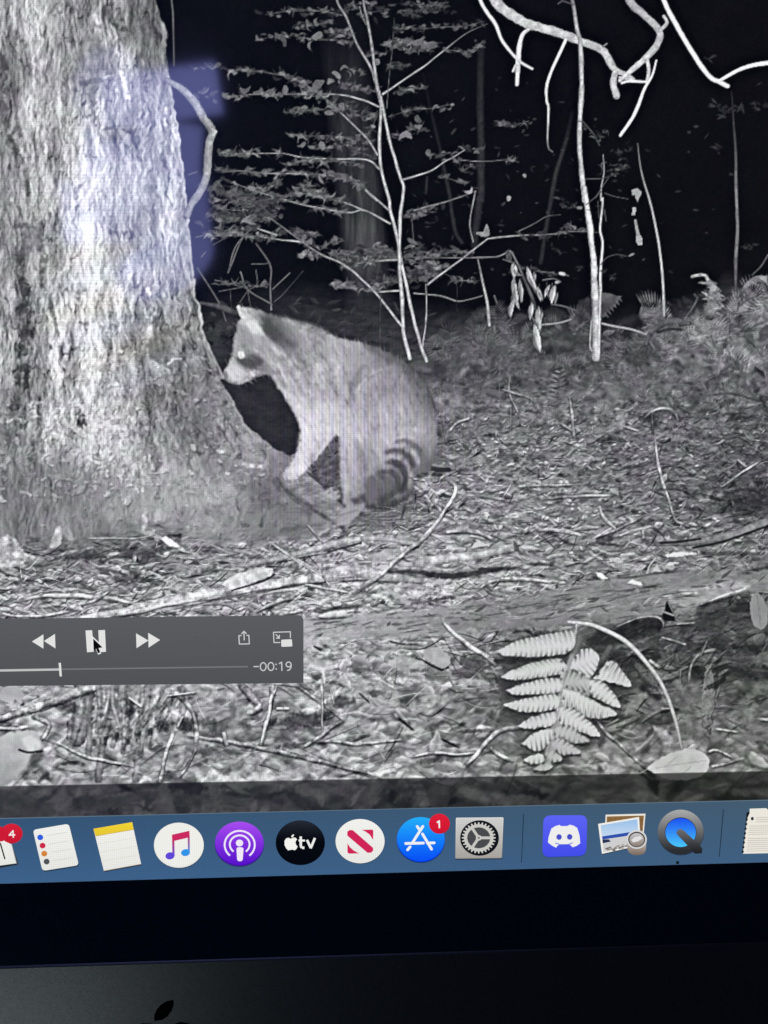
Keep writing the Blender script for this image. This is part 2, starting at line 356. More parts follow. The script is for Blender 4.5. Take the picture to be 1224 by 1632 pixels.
    for _ in range(90):
        x = rng.uniform(700, 1270); y = rng.uniform(505, 660); leaf(x, y, rng.uniform(6, 16), rng.uniform(2, 5), rng.normal(0, .7), rng.uniform(60, 150), .55)
    for _ in range(46): fleck(rng.uniform(700, 1230), rng.uniform(500, 640), rng.uniform(8, 26), rng.uniform(5, 12), rng.normal(0, .6), rng.uniform(60, 125), .35, 0, None, 6)
    # ================= dim thicket leaves behind, then the sapling
    sap = new('sapling', 'thin pale forked sapling with leafy side branches in the video')
    def leafy(pts, n, spread, size, v, up=0., lab=None):
        p = curve(pts, 2.0)
        for _ in range(n):
            q = p[rng.integers(len(p))]
            fleck(q[0] + rng.normal(0, spread), q[1] + up + rng.normal(0, spread * .55), size * rng.uniform(.5, 1.7), size * rng.uniform(.25, .62),
                  rng.normal(0, .55), v * rng.uniform(.5, 1.45), rng.uniform(.5, .9), rng.normal(0, .5), lab, 1.8)
    top = [z5(470, 90, 560, 75, 640, 65, 800, 68, 940, 95), z5(640, 170, 760, 155, 850, 135, 880, 125), z5(440, 240, 560, 215, 640, 220, 760, 240, 900, 245, 1000, 260),
           z5(830, 185, 920, 195, 1000, 215), z5(50, 415, 140, 405, 260, 425, 400, 430, 520, 450, 620, 465), z5(930, 520, 1040, 530, 1150, 560),
           z5(600, 690, 700, 675, 820, 670), z5(620, 820, 740, 830, 870, 830, 1000, 850, 1100, 860), z5(760, 900, 900, 900, 1010, 860),
           z5(540, 1110, 620, 1000, 760, 985, 940, 985, 1040, 1000)]
    for p in top:
        stroke(p, (1.5, 2.5), (70, 100), sap, .8, .3, .15); leafy(p, int(16 + len(curve(p, 4)) * .55), 5, 5.5, 92, 0, sap)
    for p in (z5(960, 50, 1020, 30, 1100, 20, 1150, 20), z6(330, 75, 420, 65), z6(380, 25, 480, 35, 590, 15), z6(100, 75, 190, 65), z6(200, 255, 330, 250, 500, 275), z6(260, 290, 400, 300, 510, 290),
              z6(260, 200, 330, 165, 420, 175, 560, 165, 690, 160, 800, 130), z6(570, 305, 640, 310, 730, 325, 800, 250), z6(250, 400, 310, 395), z6(290, 570, 370, 545, 450, 540),
              z6(230, 710, 330, 680, 400, 665, 500, 660, 610, 635), z6(250, 830, 320, 815, 400, 770, 460, 800), z6(900, 740, 960, 770, 1080, 740), z6(540, 950, 600, 930), z6(690, 910, 770, 910),
              z6(680, 1040, 740, 1010), z6(120, 330, 200, 325), z6(20, 430, 60, 440), z6(560, 1080, 660, 1110), z6(0, 860, 100, 820, 160, 700), z6(0, 690, 100, 720, 160, 680), z6(20, 920, 140, 960)):
        stroke(p, 2, (80, 95), sap, .7, .3, .15); leafy(p, 10 + len(curve(p, 5)), 4.5, 4.8, 92, 0, sap)
    # the dense middle of the sapling
    for p in (z7(120, 130, 200, 120, 300, 130, 420, 110, 560, 90, 650, 75), z7(110, 160, 260, 170, 380, 160), z7(130, 215, 260, 215, 420, 200), z7(100, 290, 190, 265, 300, 260),
              z7(300, 130, 440, 120, 540, 60, 620, 50), z7(420, 20, 380, 75, 330, 40), z7(690, 380, 780, 375, 900, 355, 1010, 370), z7(770, 420, 860, 400, 1000, 395), z7(900, 540, 960, 520, 1030, 500),
              z7(1060, 390, 1140, 370, 1220, 390), z7(1060, 480, 1140, 470, 1220, 440), z7(1080, 420, 1180, 430), z7(1060, 190, 1110, 180, 1220, 140), z7(1090, 200, 1100, 330), z7(540, 310, 650, 345, 720, 310), z7(550, 400, 570, 380, 630, 400),
              z7(440, 270, 540, 270), z7(560, 290, 620, 285), z8(0, 470, 100, 460, 200, 440, 300, 445), z8(20, 590, 100, 560, 200, 510), z8(0, 540, 60, 520, 150, 530), z8(240, 600, 340, 605)):
        stroke(p, 2.2, (84, 108), sap, .75, .3, .12); leafy(p, 12 + int(len(curve(p, 5)) * 1.1), 5, 6, 98, 0, sap)
    leafy(z7(110, 60, 220, 90, 320, 120, 440, 140), 100, 10, 7, 72, 0, sap); leafy(z7(100, 200, 250, 190, 420, 190), 70, 9, 7, 72, 0, sap); leafy(z7(700, 390, 900, 380, 1180, 400), 80, 10, 6, 78, 0, sap); leafy(z7(880, 500, 1040, 500, 1200, 460), 60, 10, 6, 72, 0, sap); leafy(z6(0, 60, 300, 60, 600, 40), 50, 12, 6, 62, 0, sap); leafy(z6(200, 260, 380, 270, 500, 280), 34, 7, 7, 92, 0, sap)
    leafy(z5(820, 640, 960, 640, 1130, 720), 46, 12, 5, 76, 0, sap)
    leafy(z5(800, 880, 960, 860, 1130, 900), 40, 14, 4.5, 70, 0, sap)
    for p in (z5(1160, 650, 1050, 605, 940, 580, 820, 572, 600, 575, 440, 575, 300, 585, 230, 605), z5(1155, 945, 1085, 840, 920, 680, 820, 590, 720, 520, 620, 465),
              z5(1165, 1030, 1090, 975, 900, 970, 700, 960, 560, 935, 330, 940, 200, 930), z5(1150, 1224, 1010, 1100, 880, 1075, 740, 1062, 440, 1055, 320, 1042, 160, 1035),
              z7(985, 235, 860, 170, 780, 180, 600, 150, 480, 120, 300, 65, 160, 10), z7(855, 170, 760, 130, 640, 95, 560, 60), z7(980, 170, 850, 55, 800, 15, 700, 0),
              z7(560, 325, 430, 310, 320, 295, 200, 290, 100, 295), z7(1020, 410, 880, 420, 780, 435), z7(1030, 560, 930, 565, 830, 540, 710, 530), z7(430, 290, 320, 250, 300, 215)):
        stroke(p, (3.0, 2.2, 1.6), (165, 142, 88), sap, 1, .3, .14)
        leafy(p[len(p) // 3:], 40, 4.5, 6.2, 104, 0, sap)
    stroke(z7(1050, 745, 1000, 680, 930, 590, 830, 490, 750, 430, 640, 380, 540, 310, 430, 230, 400, 205), (3.6, 3.2, 1.8), (178, 160, 95), sap, 1, .3, .12)
    for p, w, v in ((z6(190, 575, 330, 480, 450, 400, 560, 310, 700, 205, 830, 145), (4.5, 3.6, 1.8), (190, 165, 90)), (z6(310, 1095, 400, 1070, 490, 1040, 570, 985, 620, 960, 690, 915), (4, 2.4), (200, 160)),
                    (z6(650, 975, 800, 985, 960, 975, 1020, 990), 2.2, (150, 80)), (z6(215, 660, 230, 480, 250, 290, 262, 110), 2.2, (110, 70)), (z7(1140, 850, 1160, 700, 1160, 530), (3.4, 2.6), (190, 170)),
                    (z8(80, 625, 160, 560, 270, 480, 400, 380, 440, 360, 600, 345, 800, 335, 900, 320, 1050, 325), (4, 3.4, 2.2), (185, 170, 105)), (z8(600, 320, 700, 270, 760, 235, 840, 225), 2.4, (120, 70)),
                    (z8(0, 470, 200, 470, 340, 470, 470, 465, 550, 430), (2, 3), (120, 150)), (z8(0, 675, 150, 690, 250, 720, 320, 710, 390, 690), 3, (165, 110)), (z8(0, 200, 100, 170, 200, 145, 350, 90), 3, (140, 110)),
                    (z8(350, 90, 320, 270, 340, 380), 3, (165, 140)), (z8(170, 560, 240, 610, 245, 760, 260, 810), 1.8, (80, 50)), (z7(940, 580, 935, 700, 935, 830), 1.8, (95, 70))):
        stroke(p, np.array(w) * .82, np.array(v) * .86, sap, 1, .3, .14)
    leafy(z8(600, 345, 800, 335, 900, 300), 30, 5, 4.5, 80, 0, sap); leafy(z6(650, 975, 960, 975), 22, 4, 4.5, 95, 0, sap)
    for x, y, l, w, a, v in ((504, 137, 14, 8, 0, 112), (538, 120, 11, 5, 1.2, 130), (526, 129, 7, 5, 0, 118), (506, 56, 9, 8, -.4, 118), (448, 59, 13, 7, .2, 82), (492, 72, 8, 3, 1.5, 112), (371, 307, 9, 8, 0, 92), (349, 306, 9, 6, .2, 72),
                             (665, 68, 13, 6, 0, 105), (680, 72, 11, 6, 0, 100), (648, 65, 8, 5, -.3, 92), (648, 213, 11, 7, -.4, 128), (667, 203, 9, 5, 0, 105), (665, 190, 6, 7, 0, 90), (682, 244, 5, 7, 0, 100), (749, 306, 9, 4, -.5, 160), (774, 372, 12, 7, -.5, 146), (811, 316, 4, 7, .3, 150),
                             (545, 170, 5, 8, 0, 112), (525, 180, 9, 6, .2, 110), (513, 232, 6, 10, 0, 112), (478, 217, 8, 4, -.5, 118), (482, 232, 7, 5, -.5, 105), (455, 143, 4, 10, .2, 112), (548, 106, 8, 4, 0, 102), (601, 98, 5, 7, 0, 128), (412, 148, 9, 5, 0, 96), (390, 146, 10, 5, .2, 96), (432, 146, 12, 5, -.1, 100), (360, 150, 7, 3, 0, 90), (836, 280, 3, 5, 0, 130), (421, 452, 7, 7, .5, 105)):
        fleck(x, y, l, w * .8, a + rng.normal(0, .3), v, .9, rng.normal(0, .5), sap)
    # stems
    stroke(z5(905, -160, 905, 0, 970, 120, 1030, 270, 1110, 410, 1140, 500), (3.4, 4.2), (130, 146), sap, 1, .35, .10)
    stroke(z5(1060, -160, 1070, 20, 1090, 120, 1115, 260, 1135, 400, 1150, 520, 1170, 620), (3.4, 5.8), (132, 162), sap, 1, .45, .10)
    stroke(z5(1045, 40, 1060, 100, 1085, 150), 2, 120, sap)
    stroke(z6(170, 560, 180, 640, 178, 720, 170, 900, 185, 1050, 230, 1224) + z7(985, 170, 1020, 300, 1040, 420, 1060, 520, 1100, 700, 1140, 850, 1162, 905), (5, 5.2, 5, 5.6), (172, 186, 190, 180), sap, 1, .45, .10)
    stroke(z6(180, 590, 200, 700, 240, 880, 275, 1000, 300, 1090, 318, 1135, 312, 1224) + z7(1035, 200, 1030, 400, 1040, 560, 1050, 760, 1082, 892), (4.6, 5, 6.4, 6), (168, 186, 190, 186), sap, 1, .45, .10)

    # ================= twigs between trunk and raccoon
    twg = new('twig_tangle', 'tangle of fine bare twigs above the raccoon in the video')
    for p, w, v in ((z7(45, 450, 150, 620, 185, 710), 2.6, 90), (z7(405, 655, 400, 540, 400, 440, 330, 330), 2.8, (115, 85)), (z7(300, 265, 230, 350, 195, 470), 2.8, (110, 95)), (z7(410, 630, 290, 555, 255, 470), 2.4, 105),
                    (z7(290, 550, 180, 520, 130, 510), 2.2, 90), (z7(410, 555, 495, 475), 2.4, 105), (z7(420, 615, 470, 570, 560, 465), 2, (85, 45)), (z7(290, 555, 300, 620), 2, 85), (z7(290, 560, 250, 620), 2, 80), (z7(330, 460, 335, 530, 290, 560), 2, 85),
                    (z7(310, 430, 370, 430, 400, 425), 2, 85), (z7(150, 565, 260, 545), 2, 80), (z7(160, 530, 280, 525), 3, 80), (z7(205, 560, 210, 640), 1.6, 65), (z2(990, 30, 1060, -10), 2, 70), (z2(1060, 160, 1120, 10, 1160, -40), 2.6, 95)):
        stroke(p, w, v, twg, 1, .3, .1)
    leafy(z7(130, 510, 280, 530, 380, 540), 26, 5, 4, 85, 0, twg); leafy(z2(960, 380, 1000, 450, 1060, 480), 30, 9, 6, 52)
    stroke(z2(930, 300, 1010, 315, 1110, 350), (6, 10, 11), (72, 84, 80), twg, 1, .4, .1)

    # ================= trunk
    trunk = new('tree_trunk', 'massive pale barked tree trunk flaring to roots in the video')
    edge = np.array([(249, -44), (249, 0), (256, 24), (266, 51), (269, 62), (264, 69), (266, 89), (269, 117), (275, 144), (280, 182), (287, 213), (290, 247), (295, 292), (299, 329), (303, 375), (308, 420), (312, 455), (314, 476), (321, 493), (324, 524), (335, 552), (357, 596), (364, 620), (377, 651), (391, 675), (410, 692), (442, 715), (463, 731), (475, 762), (500, 785), (535, 815), (560, 850), (575, 900)], np.float32)
    ex = np.interp(gy, edge[:, 1], edge[:, 0]).astype(np.float32)
    ex += .9 * vnoise(gy / 9, gy * 0, 5) * 2
    bot = 868 + 10 * fbm(X / 45, X * 0 + 3, 61, 3) + np.interp(X, (-44, 0, 60, 150, 250, 330, 420, 480, 545), (20, 22, 10, -8, -22, -12, 2, 0, -30))
    ta = np.clip((ex[:, None] - X) / 1.5 + .5, 0, 1) * np.clip((bot + 8 - Y) / 30 + .5 * N12, 0, 1)
    T = field([(0, 0, 150), (60, 0, 168), (120, 0, 150), (150, 0, 178), (190, 0, 130), (225, 0, 128), (250, 0, 105), (0, 50, 122), (60, 50, 172), (105, 50, 160), (150, 60, 165), (200, 60, 150), (250, 60, 112),
               (0, 100, 112), (30, 100, 132), (70, 100, 182), (115, 100, 182), (150, 105, 132), (200, 100, 186), (250, 100, 146), (0, 200, 108), (30, 200, 146), (70, 200, 186), (120, 200, 198), (160, 200, 182), (200, 200, 166), (250, 200, 178), (278, 200, 190),
               (0, 300, 122), (28, 300, 140), (70, 300, 186), (120, 300, 222), (170, 300, 216), (220, 300, 186), (270, 300, 182), (295, 300, 186),
               (0, 380, 168), (26, 390, 118), (55, 385, 140), (100, 390, 222), (150, 390, 232), (200, 390, 202), (250, 390, 176), (300, 390, 172),
               (0, 450, 176), (32, 450, 112), (60, 445, 140), (90, 450, 222), (150, 450, 232), (200, 450, 214), (250, 450, 186), (300, 450, 158),
               (0, 500, 182), (40, 500, 86), (62, 500, 166), (100, 500, 222), (150, 500, 222), (200, 500, 212), (250, 500, 160), (300, 500, 144),
               (0, 550, 172), (36, 550, 96), (60, 550, 176), (100, 550, 206), (150, 550, 200), (200, 550, 186), (250, 550, 146), (300, 550, 134), (330, 552, 124),
               (0, 600, 158), (35, 600, 104), (80, 600, 190), (120, 600, 200), (180, 600, 186), (230, 600, 160), (280, 600, 128), (340, 600, 116),
               (0, 650, 136), (38, 650, 104), (80, 650, 182), (120, 650, 190), (180, 650, 166), (240, 650, 136), (300, 650, 120), (360, 650, 112),
               (0, 700, 116), (30, 700, 100), (80, 700, 172), (130, 700, 158), (180, 700, 172), (240, 700, 138), (300, 700, 126), (380, 700, 116), (430, 715, 122),
               (0, 750, 108), (40, 750, 108), (80, 750, 122), (150, 750, 126), (210, 750, 150), (260, 750, 134), (300, 750, 134), (350, 750, 124), (420, 750, 108), (460, 750, 116),
               (0, 800, 102), (50, 800, 106), (100, 800, 110), (170, 800, 124), (215, 800, 132), (280, 800, 126), (330, 800, 138), (365, 800, 132), (420, 800, 98), (480, 800, 106), (530, 815, 108),
               (0, 850, 120), (45, 850, 92), (85, 850, 120), (150, 850, 102), (200, 850, 112), (235, 840, 146), (300, 850, 122), (340, 845, 138), (400, 850, 102), (460, 850, 100), (520, 850, 104)], 22)
    T = T * (1 + .16 * np.clip((Y - 620) / 120, 0, 1)) + 18 * np.exp(-((X + 5) / 45) ** 2) * (Y < 620) - 16 * np.exp(-((X - 195) / 75) ** 2 - ((Y - 250) / 170) ** 2)
    # bark runs up the trunk and fans out along the root flare
    flare = np.clip((ex[:, None] - 262) / 240, 0, 1.2)
    U = X - flare * 210 * np.clip(X / np.maximum(ex[:, None], 1), -.2, 1.1) ** 2
    U = U + 5 * fbm(X / 40, Y / 70, 71, 3); V = Y + 6 * fbm(X / 30, Y / 50, 72, 2)
    hgt = 1.1 * fbm(U / 17, V / 52, 81, 3) + 1.0 * fbm(U / 7., V / 24, 84, 3) + .45 * fbm(U / 3.6, V / 9, 88, 2)
    emb = emboss(hgt, 1.15, .25)
    T = T * (1 + .15 * np.clip(1.8 * fbm(U / 22, V / 190, 85, 2), -1, 1) * (1 - np.clip((Y - 700) / 80, 0, 1)))
    n1 = fbm(U / 10, V / 44, 91, 3); n2 = fbm(U / 5, V / 20, 93, 2)
    where = np.clip(.5 + 1.6 * fbm(X / 38, Y / 60, 94, 2), 0, 1)
    crack = np.exp(-(n1 / .07) ** 2) * where + .6 * np.exp(-(n2 / .07) ** 2) * (1 - .5 * where)
    smooth_low = np.clip((Y - 690 - 40 * fbm(X / 60, Y / 60, 95, 2)) / 90, 0, 1)
    amp = (1 - .50 * smooth_low) * (1 - .30 * np.clip((T - 200) / 30, 0, 1))
    bark = T * (1.05 + amp * (.30 * emb + .20 * hgt + .10 * n2 - .40 * crack)) + 4 * fbm(X / 3, Y / 3, 97, 2)
    bark = np.clip(bark, 24, 250)
    L[:] = L * (1 - ta) + bark * ta; ID[ta > .5] = trunk
    def onbark(n, x0, y0, x1, y1, l, asp, v, vs, ang, an_s, alpha=.8):
        for _ in range(n):
            x, y = rng.uniform(x0, x1), rng.uniform(y0, y1)
            i = int((y - PY0) / S)
            if x > ex[i] - 4: continue
            base = T[i, int((x - PX0) / S)]; an = rng.normal(ang, an_s)
            ln = l * math.exp(rng.normal(0, .4)); wd = max(.8, ln * asp * rng.uniform(.6, 1.4))
            vv = base * (1 + v + vs * rng.normal())
            fleck(x + 1.4, y + 1.6, ln, wd, an, base * .55, alpha * .7, rng.normal(0, .3)); fleck(x, y, ln, wd, an, min(246, max(30, vv)), alpha, rng.normal(0, .3))
    onbark(260, -40, -40, 300, 430, 7.5, .22, .16, .10, 1.42, .30, .55)
    onbark(300, -40, 380, 330, 720, 6.0, .26, .18, .12, 1.30, .55, .55)
    onbark(420, 150, 560, 460, 780, 3.8, .42, .34, .22, .6, .5, .6)
    onbark(300, -30, 640, 240, 800, 4.6, .42, .36, .26, 1.0, .8, .6)
    onbark(110, 60, 760, 460, 860, 3.6, .40, .25, .2, .2, .6, .5)
    # furrows, knots and scars
    for p, w, v in ((z1(10, 260, 30, 400, 20, 520, 60, 680, 110, 780, 130, 900), 9, 74), (z1(60, 380, 80, 560, 120, 700), 4, 84), (z2(105, 0, 90, 120, 110, 260, 120, 420, 115, 560, 95, 680, 70, 780), (13, 19, 24, 18), (80, 62, 56, 66)),
                    (z2(190, 180, 215, 260, 240, 330, 270, 460, 285, 560), 5, (86, 78, 92)), (z2(180, 0, 200, 90, 190, 180), 12, 92), (z1(60, 1060, 110, 1050, 180, 1070, 205, 1110), 4, 84), (z1(515, 90, 540, 120, 585, 128), 6, 52), (z1(510, 0, 505, 60, 525, 105), 9, 96),
                    (z1(375, 385, 430, 380, 490, 372), 5, 92), (z1(495, 600, 560, 590, 620, 620), 6, 112), (z1(640, 640, 655, 740), 6, 104), (z2(370, 390, 395, 400, 410, 385), 3, 92), (z2(370, 800, 385, 860), 4, 84), (z1(770, 470, 780, 590), 3, 122), (z1(755, 590, 790, 720), 3, 112),
                    (z2(690, 500, 740, 560, 770, 560), 14, 112), (z2(730, 380, 770, 420), 16, 128), (z3(975, 60, 1040, 130, 1090, 160), 3, 84), (z3(1035, 240, 1100, 300, 1224, 380), 4, 70), (z3(885, 320, 900, 400, 930, 420), 3, 80), (z3(980, 420, 1000, 360, 1040, 330), 3, 84)):
        stroke(p, w, v, None, .85, .5, .3, soft=5, tex=.9, lit=0)
    for p, w, v in ((z1(485, 365, 505, 350, 525, 345), 5, 225), (z1(540, 390, 550, 460, 548, 580), 5, 205), (z1(765, 480, 768, 580), 9, 218), (z1(560, 330, 590, 440, 600, 470), 12, 212), (z1(430, 60, 460, 120, 470, 170), 9, 205), (z2(215, 400, 255, 470, 270, 560, 300, 600), 6, 212),
                    (z2(525, 420, 530, 600, 515, 760), 7, 214), (z2(610, 640, 600, 760, 570, 860), 4, 208), (z2(690, 240, 705, 320, 690, 440), 13, 226), (z2(770, 590, 830, 560, 880, 620, 920, 640), 6, 196), (z2(380, 250, 440, 350, 500, 420), 11, 232), (z2(75, 180, 95, 290), 5, 205), (z2(255, 830, 290, 933), 14, 206),
                    (z2(730, 600, 800, 580), 9, 190), (z3(430, 90, 450, 190), 14, 206), (z3(530, 200, 535, 290), 12, 176), (z3(540, 360, 545, 440), 16, 165), (z3(790, 360, 850, 400), 22, 150), (z3(160, 160, 175, 200), 5, 190), (z3(910, 190, 980, 200), 10, 168), (z3(265, 60, 285, 110), 6, 190), (z3(460, 0, 462, 50), 4, 210)):
        stroke(p, w, v, None, .75, .3, .3, soft=4, tex=.8, lit=0)
    for p, v in ((z1(380, 190, 430, 170, 510, 250, 500, 340, 420, 340, 370, 300), 118), (z2(700, 440, 790, 420, 800, 520, 740, 570, 690, 520), 122), (z1(100, 1080, 180, 1070, 200, 1130, 120, 1180), 120)):
        poly(p, v, None, .5, 8, grain=.5)
    warp(ta, 2.2, 12, 311, 1.6); warp(ta, 1.2, 5, 315)
    i = np.arange(Hd); bright = np.interp(gy, (0, 100, 350, 600, 760), (125, 190, 205, 190, 130))
    rim = np.exp(-((X - ex[:, None] + 2.5) / 1.8) ** 2) * (Y > 120) * (Y < 730) * .55
    L[:] = L * (1 - rim) + bright[:, None] * rim
    # pale stones and a chip at the foot of the trunk
    st = new('pale_stone', 'pale lump at the foot of the tree on the left of the video')
    poly(z3(-60, 520, 0, 465, 45, 460, 75, 500, 105, 545, 60, 570, 10, 580, -60, 590), 196, st, .9, 4, grain=.5)
    poly(z3(185, 500, 205, 440, 225, 420, 232, 470, 215, 500), 198, None, .9, 3, grain=.3); poly(z3(250, 470, 262, 430, 275, 470), 170, None, .8, 3)
    chip = new('wood_chip', 'small bright wood chip below the tree trunk in the video')
    poly(z3(605, 470, 620, 455, 645, 470, 680, 500, 640, 497), 222, chip, 1, 1.5, False)
    # the vine that leaves and rejoins the trunk
    vine = new('vine_loop', 'pale vine looping out from the right edge of the tree trunk')
    stroke(z1(775, 375, 800, 388, 845, 415, 900, 470, 940, 540, 985, 608, 972, 660, 965, 740, 958, 820, 930, 890, 885, 955, 868, 1000), (9, 13, 12.5, 12, 13, 12), (138, 158, 150, 156, 148, 150), vine, 1, .3, .05, .12)
    stroke(z1(985, 600, 1003, 612, 990, 630), 5, 175, vine)
    thin = new('thin_twig', 'thin dim twig hanging beside the top of the tree trunk')
    stroke(z1(793, -120, 797, 0, 803, 60, 806, 180, 808, 305), 3, (95, 88, 70), thin)
    leafy(z1(905, 435, 985, 430, 980, 465), 9, 4, 6, 90)
    for p in (z1(865, 815, 925, 795), z1(900, 1105, 960, 1090), z1(930, 1200, 960, 1165), z1(1000, 720, 1100, 720, 1224, 680), z1(990, 800, 1120, 795, 1224, 800)):
        stroke(p, 2.4, 95, None, .8, fade=.2)

    # ================= raccoon
    hole = new('dark_hollow', 'dark hollow below the throat of the raccoon in the video')
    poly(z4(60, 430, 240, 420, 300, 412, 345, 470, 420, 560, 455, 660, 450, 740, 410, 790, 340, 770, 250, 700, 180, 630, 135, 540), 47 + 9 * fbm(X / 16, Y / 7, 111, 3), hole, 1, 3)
    poly(z4(470, 850, 560, 740, 640, 700, 660, 960, 680, 1060, 560, 960), 92 * (1 + .35 * fbm(X / 8, Y / 6, 113, 3)), None, .9, 6)
    root = new('tree_root', 'smooth tree root running under the raccoon in the video')
    poly(z4(360, 890, 420, 895, 500, 905, 560, 960, 640, 1030, 660, 1075, 620, 1110, 540, 1060, 440, 990, 380, 950), 138 * (1 + .30 * fbm(X / 12, Y / 5, 114, 3)), root, .85, 6)
    stroke(z4(470, 870, 560, 940, 660, 1035), 5, 72, root, .7); stroke(z4(350, 930, 420, 1005, 540, 1075, 640, 1140), 4, 84, None, .55, soft=4, fade=.2, rough=.2)
    poly(z4(545, 975, 590, 940, 640, 985, 610, 1010), 178, None, .8, 6)
    for _ in range(40): fleck(rng.uniform(500, 545), rng.uniform(720, 790), 5, 2, rng.normal(-.4, .6), rng.uniform(50, 130), .6)
    # shadow under the animal
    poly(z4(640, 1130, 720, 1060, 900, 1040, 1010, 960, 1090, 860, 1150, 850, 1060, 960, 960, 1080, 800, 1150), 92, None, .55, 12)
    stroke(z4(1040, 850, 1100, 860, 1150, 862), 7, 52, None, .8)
    rac = new('raccoon', 'pale furred raccoon climbing onto the tree root with ringed tail')
    out = z4(150, 88, 185, 92, 225, 96, 290, 118, 400, 155, 520, 203, 650, 238, 800, 280, 900, 325, 980, 390, 1040, 475, 1073, 560, 1090, 660, 1090, 760, 1062, 850, 1005, 930, 930, 990, 830, 1035, 745, 1035, 720, 1075, 660, 1125, 622, 1108,
             655, 1050, 648, 1000, 636, 900, 632, 790, 630, 705, 600, 708, 560, 760, 500, 832, 445, 885, 408, 908, 364, 886, 398, 835, 430, 785, 440, 680, 420, 600, 382, 530, 335, 465, 300, 413, 240, 415, 172, 449, 100, 442, 78, 402, 108, 352, 128, 255, 150, 165, 165, 140, 155, 110)
    q = [(110, 400, 208), (140, 425, 202), (200, 395, 202), (120, 370, 205), (205, 350, 92), (235, 335, 98), (250, 350, 110), (170, 350, 112), (190, 255, 150), (160, 200, 168), (140, 280, 185), (205, 225, 148), (250, 285, 182), (180, 130, 210), (165, 100, 222), (240, 190, 218), (212, 110, 186), (290, 160, 84), (330, 215, 94), (375, 260, 118), (300, 125, 118),
         (260, 130, 128), (400, 180, 146), (500, 225, 162), (600, 265, 162), (700, 300, 158), (295, 330, 182), (360, 400, 186), (420, 330, 164), (480, 400, 172), (450, 520, 196), (500, 600, 200), (480, 680, 202), (450, 800, 206), (400, 880, 206), (550, 660, 196), (600, 500, 182), (600, 400, 176), (700, 450, 162), (640, 600, 186), (680, 700, 186), (680, 850, 174), (690, 950, 162),
         (750, 550, 166), (800, 400, 156), (850, 650, 166), (800, 750, 166), (760, 850, 150), (900, 450, 150), (950, 600, 160), (1000, 450, 128), (1050, 600, 148), (1050, 700, 152), (1070, 800, 118), (900, 690, 178), (950, 650, 176), (960, 380, 112), (850, 310, 116), (1010, 870, 118), (960, 940, 112), (850, 1010, 126), (700, 1050, 156), (640, 1095, 156), (760, 950, 128)]
    q = [(330 + x / 2.985, 460 + y / 2.985, v) for x, y, v in q]
    F = field(q, 13); F = 168 + (F - 158) * 1.18
    # fur lies back and down from the head
    an = np.interp(X, (380, 450, 560, 680), (.9, 1.05, 1.25, 1.5)).astype(np.float32)
    fu = X * np.cos(an) + Y * np.sin(an); fv = -X * np.sin(an) + Y * np.cos(an)
    F = F * (1 + .04 * fbm(fv / 10, fu / 40, 121, 3) + .035 * fbm(X / 5, Y / 9, 123, 2))
    s, A = mask_poly(out, 4.5)
    L[s] = L[s] * (1 - A) + F[s] * A; ID[s][A > .5] = rac
    for p, w, v, al in ((z4(240, 300, 330, 400, 430, 560, 460, 640), 16, 204, .45), (z4(330, 300, 430, 430, 540, 600), 11, 148, .4), (z4(400, 280, 520, 420, 600, 560), 11, 190, .35), (z4(520, 300, 600, 420, 640, 560), 10, 150, .3),
                        (z4(262, 140, 300, 190, 350, 250), (18, 24, 14), 70, .9), (z4(340, 240, 400, 300, 470, 380), (18, 8), 128, .6), (z4(700, 580, 705, 500, 770, 420, 880, 375), 8, 190, .4), (z4(685, 420, 740, 370, 800, 340), 7, 182, .3), (z4(700, 480, 690, 420, 730, 350), 8, 136, .35),
                        (z4(780, 600, 800, 500, 880, 420), 22, 146, .4), (z4(880, 350, 980, 430, 1050, 560, 1075, 680), 18, 116, .55), (z4(880, 690, 960, 655, 1030, 690), 16, 184, .5), (z4(640, 740, 650, 880, 660, 1000), 12, 190, .4), (z4(1000, 800, 1040, 850, 980, 930), 16, 112, .6), (z4(720, 760, 780, 830, 740, 930), 20, 156, .4)):
        stroke(p, w, v, None, al, .3, .05, soft=9, lit=0, fade=.25)
    # face
    zF = Z(340, 470, 5.564); zT = Z(500, 660, 4.708)
    poly(zF(400, 190, 500, 215, 560, 258, 640, 355, 745, 440, 700, 475, 600, 440, 500, 362, 430, 290), 92, None, .8, 9); poly(zF(420, 220, 490, 240, 570, 330, 560, 400, 480, 340), 74, None, .7, 8)
    for p_, w_, v_, al_ in ((zF(440, 365, 600, 530, 760, 730, 850, 900), 15, 212, .55), (zF(420, 500, 520, 600, 640, 760, 720, 930), 12, 200, .5), (zF(640, 460, 760, 600, 880, 800, 940, 940), 10, 150, .5), (zF(650, 230, 800, 330, 920, 560, 1000, 850), 13, 196, .5), (zF(560, 190, 700, 240, 900, 300, 1100, 380), 11, 186, .6), (zF(800, 300, 920, 420, 1010, 640), 9, 158, .4), (zF(900, 330, 1040, 520, 1100, 800), 12, 194, .4)):
        stroke(p_, w_, v_, None, al_, .3, .1, soft=7, lit=0, fade=.2)
    poly(zF(205, 555, 260, 570, 330, 530, 410, 545, 440, 595, 370, 650, 290, 645, 230, 610), 80, None, .95, 5); stroke(zF(230, 470, 330, 480, 430, 530, 500, 610), 7, 190, None, .6, soft=4, lit=0)
    stroke(zF(400, 640, 470, 650, 520, 690), 8, 130, None, .6, soft=5, lit=0)
    poly(z4(150, 160, 200, 190, 215, 250, 180, 285, 140, 260), 152, None, .6, 7)
    poly(z4(190, 165, 220, 150, 248, 175, 272, 228, 240, 222, 205, 200), 228, None, .9, 4)
